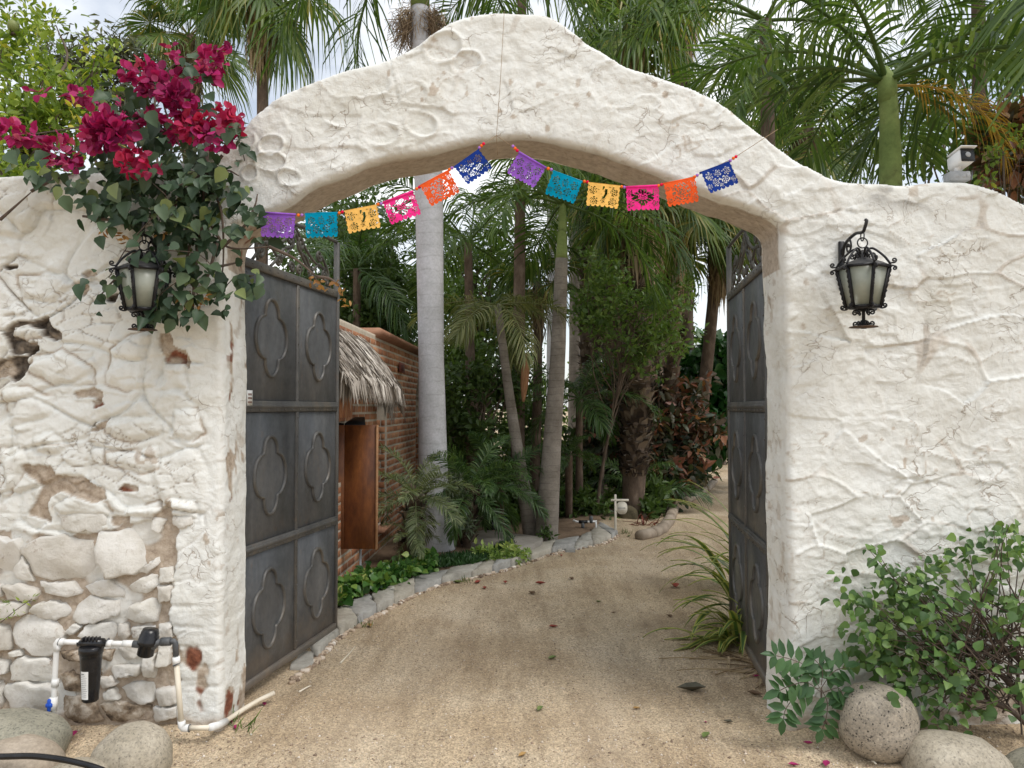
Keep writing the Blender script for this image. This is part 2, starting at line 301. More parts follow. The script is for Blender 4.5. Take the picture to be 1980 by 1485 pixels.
STONE_PX = [[(a/3, 1000+b/3) for a, b in q] for q in ([(135, 200), (200, 140), (330, 110), (480, 120), (550, 180), (560, 300), (500, 350), (330, 365), (200, 345)], [(600, 90), (780, 70), (910, 150), (925, 220), (800, 310), (640, 345), (590, 250)], [(340, -30), (600, -20), (615, 50), (560, 85), (380, 75)], [(1000, 0), (1110, -5), (1115, 40), (1050, 65), (1000, 40)], [(-60, 110), (120, 150), (130, 205), (60, 350), (-60, 365)], [(75, 310), (130, 230), (190, 375), (95, 350)], [(20, 400), (130, 385), (220, 430), (200, 480), (40, 480)], [(235, 380), (420, 375), (470, 445), (400, 465), (260, 440)], [(500, 400), (640, 358), (710, 420), (720, 465), (520, 450)], [(750, 400), (830, 350), (910, 330), (915, 400), (850, 435), (770, 430)], [(780, 318), (920, 232), (930, 262), (850, 325)], [(185, 540), (240, 490), (360, 500), (410, 540), (380, 580), (260, 585)], [(440, 485), (520, 465), (680, 490), (695, 560), (560, 610), (430, 600)], [(735, 580), (770, 510), (900, 470), (920, 500), (910, 600), (800, 610)], [(75, 640), (130, 575), (300, 595), (380, 690), (330, 790), (200, 795), (85, 720)], [(390, 660), (440, 615), (480, 633), (430, 680)], [(470, 680), (520, 620), (650, 610), (680, 680), (640, 715), (500, 705)], [(690, 622), (740, 615), (755, 680), (720, 720), (685, 700)], [(770, 635), (900, 630), (880, 690), (770, 700)], [(-50, 620), (50, 640), (60, 760), (-50, 780)], [(65, 860), (110, 812), (290, 830), (310, 950), (80, 940)], [(350, 780), (470, 770), (480, 830), (370, 820)], [(600, 770), (660, 770), (640, 840), (590, 820)], [(680, 760), (810, 740), (830, 800), (720, 830)], [(650, 860), (820, 855), (800, 910), (680, 925), (645, 900)], [(840, 805), (900, 795), (900, 930), (835, 925)], [(350, 920), (420, 890), (470, 930), (470, 1010), (370, 1000)], [(20, 1010), (90, 965), (300, 970), (320, 1090), (300, 1150), (60, 1130)], [(580, 930), (650, 925), (690, 960), (600, 995)], [(715, 990), (760, 960), (890, 960), (895, 1060), (830, 1080), (740, 1050)], [(605, 1020), (660, 985), (700, 1050), (620, 1050)], [(600, 1080), (700, 1070), (860, 1100), (880, 1160), (800, 1215), (640, 1170)], [(910, 1000), (1010, 990), (1020, 1080), (930, 1090)], [(890, 1110), (1020, 1100), (1025, 1160), (900, 1190)], [(345, 1050), (450, 1040), (560, 1090), (600, 1180), (450, 1200), (360, 1150)], [(-50, 395), (12, 400), (10, 460), (-50, 465)], [(-50, 500), (170, 492), (150, 560), (-50, 600)], [(60, 780), (120, 772), (135, 800), (70, 805)], [(-50, 820), (50, 840), (40, 900), (-50, 920)], [(880, 0), (960, 15), (930, 90), (885, 70)], [(490, 845), (580, 850), (575, 920), (490, 930)], [(925, 300), (1000, 290), (1010, 370), (930, 375)], [(925, 400), (1000, 395), (990, 480), (930, 490)], [(925, 620), (995, 610), (1000, 700), (930, 695)], [(920, 740), (990, 740), (985, 850), (925, 860)], [(-70, 950), (10, 960), (10, 1100), (-70, 1120)])]
RUBBLE = px2xz([(-600, 1040), (-40, 1030), (40, 1022), (110, 1040), (190, 1022), (300, 1000), (320, 990), (340, 1005), (338, 1100), (330, 1180), (340, 1260), (345, 1340), (345, 1460), (-600, 1460)])
def relief(x, z):
    h = .022*fbm(x*1.3, z*1.3, 41, 3); wear_shade = np.zeros(x.shape+(4,)); wear_shade[..., 3] = 1
    wx_, wz_ = x+.10*fbm(x*3, z*3, 42, 2), z+.08*fbm(x*3, z*3, 43, 2)
    L_ = sst(1.44, 1.62, -x); Pm = sst(1.40, 1.44, -x)*(1-sst(1.86, 1.92, -x)); Rm = sst(1.0, 1.5, x); A_ = (1-sst(1.40, 1.5, -x))*(1-Rm)
    # left wall: random rubble under worn whitewash
    e, cid, pl, ox, oz = worley5(wx_/.36, wz_/.23, 51)
    LW = L_*(1-Pm*sst(.2, .5, 1.35-z)*.8); h = h+LW*(.018*sst(0, .12, e)*(.35+.8*cid)+.040*pl-.010)
    eb, cb, plb, _, _ = worley5(wx_/.13, wz_/.070, 52); h = h+LW*(.006*sst(0, .12, eb)*cb+.022*plb)*sst(-.25, .35, fbm(x*1.7, z*1.7, 50, 2))
    crk = (1-sst(.0, .040, e))*sst(.02, .22, fbm(x*2.3, z*2.3, 53, 3)+.06); crk2 = (1-sst(0, .05, eb))*sst(.16, .36, fbm(x*3, z*3, 54, 3))
    h = h-LW*(.012*crk+.007*crk2)
    # brick courses under plaster on the pier
    row = np.abs(((z/.098+.25*fbm(x*2, z*2, 56, 2)) % 1)-.5)*2; h = h+Pm*(1-sst(1.0, 1.5, z))*(.007*sst(0, .35, row)*(.4+fbm(x*5, z*5, 57, 2)))
    # arch: hollowed ovals, lumpy render
    am = np.zeros(x.shape)
    for cx, cz, rx, rz, a in OVAL:
        u, v = (x-cx)*math.cos(a)+(z-cz)*math.sin(a), -(x-cx)*math.sin(a)+(z-cz)*math.cos(a); r = np.hypot(u/rx, v/rz)+.30*fbm(x*7+cx*5, z*7, 61, 3)
        pm_ = sst(-.10, .35, fbm(x*5+cx*3, z*5, 60, 2)+.06)
        h = h+A_*(.010*np.exp(-((r-1.10)/.13)**2)*pm_-.007*(1-sst(.80, 1.0, r))*(.25+.75*pm_))
        am = np.maximum(am, np.exp(-((r-.97)/.03)**2)*sst(.1, .35, fbm(x*4, z*4, 62, 2)+.12))
    # arch and right wall: overlapping trowelled scales, sharp little ridges
    e3, c3, p3, ox3, oz3 = worley5(wx_/.17, wz_/.085, 63); h = h+(A_*.8+Rm*.55)*(.030*p3*.6-.010*oz3*c3+.004*sst(0, .06, e3)*c3)*sst(-.35, .25, fbm(x*1.9, z*1.9, 59, 2))
    e4, c4, p4, ox4, oz4 = worley5(wx_/.40, wz_/.22, 66); h = h+(Rm+.5*A_)*(.030*p4+.008*np.exp(-(e4/.035)**2)*sst(-.1, .3, fbm(x*2.6, z*2.6, 65, 2)))
    thin = (1-sst(.0, .035, e4-.045))*sst(.12, .32, fbm(x*3.1, z*3.1, 68, 3))*(Rm+.6*A_)
    rid = np.abs(fbm(x*2.6+.5*wz_, z*4.6, 70, 4)); h = h+.009*np.exp(-rid/.035)*(Rm*.7+A_*.8)*sst(-.3, .2, fbm(x*1.4, z*1.4, 69, 2))-.003
    fc = (1-sst(.0, .016, rid))*sst(.05, .26, fbm(x*4.4, z*4.4, 71, 3))*(Rm+A_)
    thin = np.maximum(thin, (1-sst(0, .03, e3))*sst(.2, .4, fbm(x*2.7, z*2.7, 58, 3))*(Rm+.7*A_))
    h = h+.007*fbm(x*8, z*8, 72, 5, .6)+.004*fbm(x*24, z*24, 73, 3)
    mort = np.maximum.reduce([LW*crk*.8, LW*crk2*.7, .55*thin, .7*fc, A_*am*.6])
    red = np.zeros(x.shape); dark = LW*crk*sst(.2, .5, fbm(x*6, z*6, 75, 2))*.8
    wob = .010*fbm(x*22, z*22, 76, 3)+.012*fbm(x*7, z*7, 77, 2)
    for q in BULGE:
        k = (x > q[:, 0].min()-.1) & (x < q[:, 0].max()+.1) & (z > q[:, 1].min()-.1) & (z < q[:, 1].max()+.1)
        xx, zz = x[k], z[k]; d = pdist(xx, zz, q)[0]*np.where(inpoly(xx, zz, q), 1, -1)+wob[k]; h[k] += .020*sst(-.004, .030, d)-.007*np.exp(-((d+.006)/.008)**2)
        mort[k] = np.maximum(mort[k], np.exp(-((d+.006)/.006)**2)*sst(.0, .3, fbm(xx*8, zz*8, 78, 2)))
    for q, kd in PEEL:
        k = (x > q[:, 0].min()-.1) & (x < q[:, 0].max()+.1) & (z > q[:, 1].min()-.1) & (z < q[:, 1].max()+.1)
        xx, zz = x[k], z[k]; d = pdist(xx, zz, q)[0]*np.where(inpoly(xx, zz, q), 1, -1)+wob[k]; f = sst(-.002, .002, d); h[k] -= f*(.013+(.016 if kd == 'd' else 0)+.008*fbm(xx*20, zz*8, 79, 3)); h[k] += .004*np.exp(-((d+.008)/.006)**2)
        mort[k] = np.maximum(mort[k], f)
        if kd == 'r': red[k] = np.maximum(red[k], f*sst(-.3, .1, fbm(xx*12, zz*12, 80, 2)))
        if kd == 'd': dark[k] = np.maximum(dark[k], f*sst(-.35, .15, fbm(xx*14, zz*14, 81, 3)))
    d = pdist(x, z, RUBBLE)[0]*np.where(inpoly(x, z, RUBBLE), 1, -1)+2.2*wob; f = sst(-.004, .006, d); h = h*(1-.6*f)-.016*f+f*.010*fbm(x*14, z*14, 83, 3)
    keep = sst(.22, .40, fbm(x*5, z*5, 84, 3)); mort = np.maximum(mort*(1-f), f*(1-keep*.8)); dark = dark*(1-f)
    # small flakes near the pier foot and on the jamb
    fl = sst(.42, .52, fbm(x*6.5, z*5, 85, 4))*sst(1.36, 1.44, -x)*(1-sst(.35, 1.0, z)); mort = np.maximum(mort, fl*(1-f)); red = np.maximum(red, fl*(1-f)*sst(0, .2, fbm(x*9, z*9, 86, 2)))
    ft = sst(.30, .46, fbm(x*3.0, z*6, 87, 4)+.28*(1-sst(0, .55, z)))*Rm*(1-sst(.35, .75, z)); mort = np.maximum(mort, ft)
    bs_ = sst(-.05, .35, fbm(x*7, z*7, 92, 3)+.75*(1-sst(.02, .17, z+.04*fbm(x*3, z, 93, 2)))-.35)*(1-f); mort = np.maximum(mort, bs_*.8*(1-sst(.06, .24, z)))
    h = h-.007*(fl+ft)
    alg = sst(.12, .38, fbm(x*6, z*10, 88, 4)+.10)*np.exp(-((x-1.96)/.28)**2)*np.exp(-((z-2.66)/.07)**2)+.7*sst(.34, .45, fbm(x*15, z*9, 89, 3))*np.exp(-((x-1.98)/.09)**2)*sst(1.7, 2.0, z)*sst(-2.62, -2.5, -z)
    dark = np.maximum(dark, np.clip(alg, 0, 1)*.55)
    spk = sst(.52, .58, fbm(x*18, z*18, 90, 2))*sst(.1, .4, fbm(x*2.2, z*2.2, 91, 2)); mort = np.maximum(mort, spk*.8)
    wear_shade[..., 0], wear_shade[..., 1], wear_shade[..., 2] = np.clip(mort, 0, 1), np.clip(red, 0, 1), np.clip(dark, 0, 1)
    return h, wear_shade
hh, wear_shade = relief(wx, wz)
dE = np.minimum(pdist(wx, wz, ext, False)[0], pdist(wx, wz, inn, False)[0])
rr = .032; hh -= rr-np.sqrt(np.clip(rr**2-(rr-np.minimum(dE, rr))**2, 0, None))
Vf = np.stack([wx, YW-hh, wz], 1); nF = len(Vf)
K = 14; ring = [WB]; Vs = [Vf]; Cs = [wear_shade]; base = nF
bx_, bz_ = wx[WB], wz[WB]; sx = np.sign(bx_)*(bz_ < 2.5)
for k in range(1, K+1):
    t = k/K; yy = (YW-hh[WB])*(1-t)+(YW+TH)*t
    ex = .010*fbm(yy*9+bx_*5, bz_*7, 95, 3)+.004*fbm(yy*30+bx_*5, bz_*24, 96, 2)
    jx = np.where((np.abs(bx_) < 1.52) & (bz_ < 2.55), np.sign(bx_), 0); d_ = ex*(1-.2*t)
    Vs.append(np.stack([bx_+jx*d_, yy, bz_+(1-np.abs(jx))*d_], 1)); cc = np.zeros((len(WB), 4)); cc[:, 3] = 1
    m1 = sst(.30, .42, fbm(yy*12, bz_*6, 97, 4)+.25*(1-sst(0, .6, bz_)))*(jx < 0)+.5*sst(.40, .5, fbm(yy*14+bx_*8, bz_*12, 98, 3)); cc[:, 0] = np.clip(m1, 0, 1); cc[:, 1] = np.clip(m1*sst(.05, .2, fbm(yy*9, bz_*8, 99, 2))*(jx < 0), 0, 1)
    soff_shade = (np.abs(bx_) < 1.5) & (bz_ > 2.3) & (pdist(bx_, bz_, inn, False)[0] < .03); cc[:, 0] = np.where(soff_shade & (t > .10), np.maximum(cc[:, 0], .85), cc[:, 0])  # arch underside: its shade is put into the colour, using the mortar tone
    Cs.append(cc); ring.append(base+np.arange(len(WB))); base += len(WB)
pos = -np.ones(nF, int); pos[WB] = np.arange(len(WB)); ea, eb = pos[WE[:, 0]], pos[WE[:, 1]]
SF = [np.stack([ring[k][eb], ring[k][ea], ring[k+1][ea], ring[k+1][eb]], 1) for k in range(K)]
XB, ZB_ = np.meshgrid(np.arange(-3.25, 3.25, .04), np.arange(-.1, 3.66, .04), indexing='ij'); bx2, bz2, BQ, _, _ = masked(XB, ZB_, poly, [ext, inn]); cb_ = np.zeros((len(bx2), 4)); cb_[:, 3] = 1; Vs.append(np.stack([bx2, np.full(len(bx2), YW+TH-.002), bz2], 1)); Cs.append(cb_)
m, n, b, o = new_mat('worn whitewash'); at = node(n, 'ShaderNodeAttribute', attribute_name='wear_shade'); sp = node(n, 'ShaderNodeSeparateColor'); n.links.new(at.outputs['Color'], sp.inputs[0])
wc = ramp(n, noise_tex(n, 2.2, 7, .65), [(.28, (.645, .635, .575)), (.45, (.735, .735, .695)), (.7, (.79, .80, .775))])
wc = mix(n, .55, wc, ramp(n, noise_tex(n, 22, 6, .7), [(.30, (.84, .81, .76)), (.50, (1, 1, 1))]), 'MULTIPLY')
stn = ramp(n, noise_tex(n, 5.5, 8, .75, stretch=(1, 1, .6)), [(.60, (0, 0, 0)), (.76, (.45, .45, .45))]); wc = mix(n, stn, wc, (.52, .43, .33))
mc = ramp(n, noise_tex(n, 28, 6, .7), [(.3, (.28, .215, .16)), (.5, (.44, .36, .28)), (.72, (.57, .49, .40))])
tw = node(n, 'ShaderNodeTexCoord'); wn_ = node(n, 'ShaderNodeTexNoise'); wn_.inputs['Scale'].default_value = 5; wn_.inputs['Detail'].default_value = 6; n.links.new(tw.outputs['Object'], wn_.inputs[0])
va = node(n, 'ShaderNodeVectorMath', operation='MULTIPLY_ADD'); va.inputs[1].default_value = (.34, .34, .34); n.links.new(wn_.outputs['Color'], va.inputs[0]); n.links.new(tw.outputs['Object'], va.inputs[2])
sq_ = node(n, 'ShaderNodeVectorMath', operation='MULTIPLY'); sq_.inputs[1].default_value = (1, .2, 1.7); n.links.new(va.outputs[0], sq_.inputs[0]); crs = []
for vs_, th_, ms_, lo_, hi_ in ((4.2, .016, 2.1, .53, .62), (11., .035, 3.3, .54, .64)):
    vv_ = node(n, 'ShaderNodeTexVoronoi', feature='DISTANCE_TO_EDGE'); vv_.inputs['Scale'].default_value = vs_; n.links.new(sq_.outputs[0], vv_.inputs[0]); ln_ = ramp(n, vv_.outputs[0], [(0, (1, 1, 1)), (th_, (0, 0, 0))]); ms = ramp(n, noise_tex(n, ms_, 5, .65), [(lo_, (0, 0, 0)), (hi_, (1, 1, 1))]); crs.append(mix(n, 1., ln_, ms, 'MULTIPLY'))
cr = mix(n, 1., crs[0], crs[1], 'ADD'); cf = mix(n, 1., cr, (.75, .75, .75), 'MULTIPLY'); wc = mix(n, cf, wc, (.36, .275, .20))
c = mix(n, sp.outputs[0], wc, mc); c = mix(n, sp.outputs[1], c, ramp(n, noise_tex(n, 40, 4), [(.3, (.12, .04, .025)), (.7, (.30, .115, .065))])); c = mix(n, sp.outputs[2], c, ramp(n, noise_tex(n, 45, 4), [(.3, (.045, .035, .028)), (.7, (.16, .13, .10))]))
n.links.new(c, b.inputs['Base Color']); b.inputs['Roughness'].default_value = .9; b.inputs['Specular IOR Level'].default_value = .25
k1 = bump(n, b, noise_tex(n, 70, 7, .75), .5, .006); k1 = bump(n, b, noise_tex(n, 18, 7, .7), .5, .012, k1); inv = ramp(n, cr, [(0, (1, 1, 1)), (1, (0, 0, 0))]); k1 = bump(n, b, inv, .6, .008, k1); vf = node(n, 'ShaderNodeTexVoronoi', feature='F1'); vf.inputs['Scale'].default_value = 13.; n.links.new(sq_.outputs[0], vf.inputs[0]); bump(n, b, vf.outputs[0], .20, .02, k1); M_WALL = m
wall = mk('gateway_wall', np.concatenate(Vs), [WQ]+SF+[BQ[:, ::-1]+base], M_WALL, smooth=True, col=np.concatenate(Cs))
setp(wall, 'whitewashed stone wall with a wide arch over the drive', 'wall')
# --- bare stones of the left wall foot, each its own piece
def stone_mat():
    m, n, b, o = new_mat('limewashed stone'); oi = node(n, 'ShaderNodeObjectInfo')
    c = ramp(n, noise_tex(n, 9, 7, .68), [(.27, (.46, .415, .34)), (.42, (.63, .605, .55)), (.62, (.73, .71, .67))])
    c = mix(n, .6, c, ramp(n, oi.outputs['Random'], [(0, (.82, .78, .72)), (.5, (1, 1, 1)), (1, (.93, .93, .90))]), 'MULTIPLY')
    sm = ramp(n, noise_tex(n, 13, 8, .75), [(.60, (0, 0, 0)), (.70, (1, 1, 1))]); c = mix(n, sm, c, (.30, .22, .16))
    n.links.new(c, b.inputs['Base Color']); b.inputs['Roughness'].default_value = .88
    k1 = bump(n, b, noise_tex(n, 26, 8, .75), .7, .014); return m
M_STONE = stone_mat()
M_STAIN = nmat('water stained stone', [(.36, (.07, .05, .035)), (.48, (.30, .23, .16)), (.62, (.62, .55, .46))], 12, .85, .5, .01)
for si, q in enumerate(STONE_PX):
    q = px2xz(q); c0 = q.mean(0); per = np.concatenate([q, q[:1]]); L_ = np.concatenate([[0], np.cumsum(np.linalg.norm(np.diff(per, axis=0), axis=1))]); nn = 26
    t = np.linspace(0, L_[-1], nn, endpoint=False); ou = np.stack([np.interp(t, L_, per[:, 0]), np.interp(t, L_, per[:, 1])], 1)
    sz = np.linalg.norm(q-c0, axis=1).mean(); ou = c0+(ou-c0)*1.07+.045*sz*RNG.normal(size=ou.shape); pr = RNG.uniform(.018, .042)
    Vv = []; tilt = RNG.normal(0, .13, 2); fa = RNG.normal(size=(4, 2)); fo = RNG.uniform(.15, .5, 4)*sz
    for s, hgt in ((1.03, -.05), (1.01, pr*.45), (.975, pr*.93), (.88, pr), (.6, pr), (.3, pr)):
        p = c0+(ou-c0)*s; dp = p-c0; cut_ = np.zeros(nn)
        for (a_, b_), o_ in zip(fa, fo): l_ = math.hypot(a_, b_); cut_ = np.maximum(cut_, ((dp[:, 0]*a_+dp[:, 1]*b_)/l_-o_)*.45)
        hh_ = hgt+(.006*fbm(p[:, 0]*30+si, p[:, 1]*30, 120, 3)+dp@tilt-np.clip(cut_, 0, pr*.8) if hgt > 0 else 0)
        Vv.append(np.stack([p[:, 0], YW+.010-hh_+np.zeros(nn), p[:, 1]], 1))
    Vv.append(np.array([[c0[0], YW+.010-pr, c0[1]]])); i = np.arange(5)[:, None]*nn; j = np.arange(nn)[None]; k = (j+1) % nn
    mk('stone', np.concatenate(Vv), [np.stack([i+j, i+nn+j, i+nn+k, i+k], -1).reshape(-1, 4), np.stack([5*nn+np.arange(nn), np.full(nn, 6*nn), 5*nn+(np.arange(nn)+1) % nn], 1)], M_STAIN if si in (34, 31, 26, 40, 21, 22) else M_STONE, wall, smooth=False)
wall['kind'] = 'thing'
# ================================================================ iron gate leaves
def iron(name, c1, c2, c3, rough=.55):
    m, n, b, o = new_mat(name); c = ramp(n, noise_tex(n, 3.2, 7, .7, stretch=(1, 1, .35)), [(.3, c1), (.52, c2), (.72, c3)])
    c = mix(n, .5, c, ramp(n, noise_tex(n, 24, 5, .7), [(.35, (.72, .72, .72)), (.6, (1.1, 1.1, 1.1))]), 'MULTIPLY')
    sc = ramp(n, noise_tex(n, 6, 8, .8, stretch=(1, 1, .5)), [(.57, (0, 0, 0)), (.72, (.75, .75, .75))]); c = mix(n, sc, c, (.19, .135, .09))
    tz = node(n, 'ShaderNodeTexCoord'); sz_ = node(n, 'ShaderNodeSeparateXYZ'); n.links.new(tz.outputs['Object'], sz_.inputs[0]); ad = node(n, 'ShaderNodeMath', operation='MULTIPLY_ADD'); ad.inputs[1].default_value = .5; n.links.new(noise_tex(n, 9, 6, .7), ad.inputs[0]); n.links.new(sz_.outputs[2], ad.inputs[2]); c = mix(n, ramp(n, ad.outputs[0], [(.30, (.6, .6, .6)), (.55, (0, 0, 0))]), c, (.24, .195, .15))
    n.links.new(c, b.inputs['Base Color']); b.inputs['Metallic'].default_value = .35
    rg = ramp(n, noise_tex(n, 7, 6, .7), [(.3, (rough-.13,)*3), (.7, (rough+.15,)*3)]); n.links.new(rg, b.inputs['Roughness']); bump(n, b, noise_tex(n, 35, 6, .7), .12, .004); return m
M_GATE = iron('dull grey gate iron', (.068, .072, .077), (.115, .120, .126), (.19, .193, .196), .42); M_GFR = iron('gate frame iron', (.062, .062, .062), (.115, .112, .106), (.20, .17, .13), .5)
M_SCR = iron('wrought scroll iron', (.05, .047, .042), (.085, .08, .07), (.16, .145, .12), .5)
M_TAG = nmat('white tag', [(.4, (.7, .7, .68)), (.6, (.8, .8, .78))], 20, .6, 0); M_INK = nmat('brown print', [(.4, (.16, .08, .05)), (.6, (.22, .12, .08))], 30, .7, 0)
def quatrefoil(n=96):
    th = np.arange(n)*2*np.pi/n; d = np.stack([np.cos(th), np.sin(th)], 1); best = np.zeros(n)
    for cx, cz, rx, rz in ((.080, 0, .105, .122), (-.080, 0, .105, .122), (0, .135, .078, .090), (0, -.135, .078, .090)):
        a = (d[:, 0]/rx)**2+(d[:, 1]/rz)**2; bq = -2*(d[:, 0]*cx/rx**2+d[:, 1]*cz/rz**2); cq = (cx/rx)**2+(cz/rz)**2-1; disc = bq*bq-4*a*cq
        t = np.where(disc > 0, (-bq+np.sqrt(np.maximum(disc, 0)))/(2*a), 0); best = np.maximum(best, t)
    return d*best[:, None]
def spiral(c, r0, turns, a0, dirn=1, n=34, tail=None):
    t = np.linspace(0, 1, n); r = r0*(1-t*.86); a = a0+dirn*turns*2*np.pi*t
    p = np.stack([c[0]+r*np.cos(a), c[1]+r*np.sin(a)], 1)
    return np.concatenate([crom(np.array(tail+[p[0], p[1]]), 6)[:-1], p[1:]]) if tail else p
def gate_leaf(label, hinge, free, flip):
    d = free-hinge; L_ = float(np.hypot(d[0], d[1])); t = thing('gate_leaf', label, 'gate', (hinge[0], hinge[1], 0)); t.rotation_euler = (0, 0, math.atan2(d[1], d[0])); BASE[t] = np.zeros(3)
    B = lambda nm, x0, x1, z0, z1, th=.036, m=M_GFR, y=0: mk(nm, *box(((x0+x1)/2, y, (z0+z1)/2), (x1-x0, th, z1-z0), .003), m, t)
    fw = .03; mid = L_*.5; ZB, Z1, Z2, ZT, ZE = .065, .82, 1.61, 2.40, 2.77
    for x0 in (-.05, L_-fw): B('stile', x0, x0+fw, ZB, ZE if x0 > 0 else 2.42)
    B('centre_stile', mid-.014, mid+.014, ZB+.045, ZT-.03, .030)
    for z, hgt in ((ZB, .042), (Z1-.032, .058), (Z2-.032, .064), (ZT-.025, .05)): B('rail', -.02, L_-fw, z, z+hgt, .040 if z > ZB else .044)
    for z in (Z1, Z2): B('rail_strap', -.015, L_-fw-.005, z-.010, z+.012, .052)
    rows = ((ZB+.042, Z1-.032), (Z1+.026, Z2-.032), (Z2+.032, ZT-.025)); q = quatrefoil(); nq = len(q)
    for r, (z0, z1) in enumerate(rows):
        for x0, x1 in ((-.02, mid-.014), (mid+.014, L_-fw)):
            pn = B('panel', x0, x1, z0, z1, .010, M_GATE); cx, cz = (x0+x1)/2, (z0+z1)/2; V = []
            for s, yo in ((1.05, .004), (1.04, .020), (.965, .020), (.955, .004)): V.append(np.stack([cx+q[:, 0]*s, np.full(nq, yo), cz+q[:, 1]*s], 1))
            for side in (-1, 1):
                Vv = np.concatenate(V).copy(); Vv[:, 1] *= side; i = np.arange(3)[:, None]*nq; j = np.arange(nq)[None]; k = (j+1) % nq
                mk('quatrefoil_moulding', Vv, [np.stack([i+j, i+k, i+nq+k, i+nq+j], -1).reshape(-1, 4)], M_GFR, pn)
            for side in (-1, 1): mk('boss_plate', np.concatenate([np.stack([cx+q[:, 0]*.96, np.full(nq, side*.0075), cz+q[:, 1]*.96], 1), [[cx, side*.0085, cz]]]), [np.stack([np.arange(nq), (np.arange(nq)+1) % nq, np.full(nq, nq)], 1)], M_GATE, pn)
    # scrollwork above the panels
    def bar(nm, p2, r=.0085): p2 = np.asarray(p2, float); return mk(nm, *tube(np.stack([p2[:, 0], np.zeros(len(p2)), p2[:, 1]], 1), r, 6, flat=1.3), M_SCR, t, smooth=True)
    top = crom([(-.03, 2.44), (.18, 2.60), (.45, 2.72), (.75, 2.76), (L_-.02, 2.775)], 8); bar('top_bar', top, .011)
    W_ = L_-.04
    for u0, mir in ((.02, 1), (.98, -1)):
        X = lambda u: W_*(u0+mir*u)
        def sc(cu, cz, r, tr, a0, dr, tail=None):
            if mir < 0: a0 = np.pi-a0; dr = -dr
            bar('scroll', spiral((X(cu), cz), r, tr, a0, dr, tail=[(X(a), b_) for a, b_ in tail] if tail else None))
        sc(.12, 2.50, .048, 1.5, np.pi/2, -1, [(.48, 2.73), (.36, 2.62), (.24, 2.56)]); sc(.42, 2.64, .052, 1.6, -np.pi/2, 1, [(.03, 2.42), (.14, 2.60), (.28, 2.62)] if False else [(.22, 2.43), (.30, 2.50), (.36, 2.57)])
        sc(.30, 2.475, .036, 1.4, 0, 1); sc(.44, 2.47, .034, 1.4, np.pi, -1); bar('scroll', crom([(X(.05), 2.43), (X(.18), 2.56), (X(.30), 2.50), (X(.40), 2.56), (X(.48), 2.70)], 8)); sc(.20, 2.62, .040, 1.5, np.pi, 1, [(.10, 2.44), (.08, 2.52), (.12, 2.58)])
    rv = []
    for x in (mid, L_-.018, .0):
        for z in np.arange(.16, 2.36, .115): rv += [box((x, sg*.0165, z), (.009, .008, .009), .003) for sg in (-1, 1)]
    for z in (Z1-.02, Z2-.02, ZT):
        for x in np.arange(.05, L_-.05, .10): rv += [box((x, sg*.022, z), (.009, .008, .009), .003) for sg in (-1, 1)]
    mk('rivets', *join(rv), M_GFR, t, kind='stuff'); return t
hL, fL = G(463, 1343, .06), G(648, 1215, .06); gl = gate_leaf('dark iron gate leaf swung open against the brick building side', hL, fL, 1)
hR, fR = G(1489, 1332, .06), G(1415, 1203, .06); gr = gate_leaf('dark iron gate leaf swung open beside the variegated strap-leaf plant', hR, fR, -1)
# small paper tag with print, stuck to the left leaf
tg = mk('sticker', *box((.030, -.024, 1.655), (.055, .004, .085), 0), M_TAG, gl)
for zz, ww in ((1.675, .038), (1.655, .030), (1.632, .040)):
    for k in range(4): mk('print', *box((.014+k*.0105, -.0268, zz), (.006, .0012, .012), 0), M_INK, tg)
# hinge straps on the piers
M_BLK = nmat('black iron', [(.35, (.010, .010, .011)), (.55, (.020, .020, .022)), (.75, (.05, .045, .04))], 14, .45, .2, .003, metal=.4)
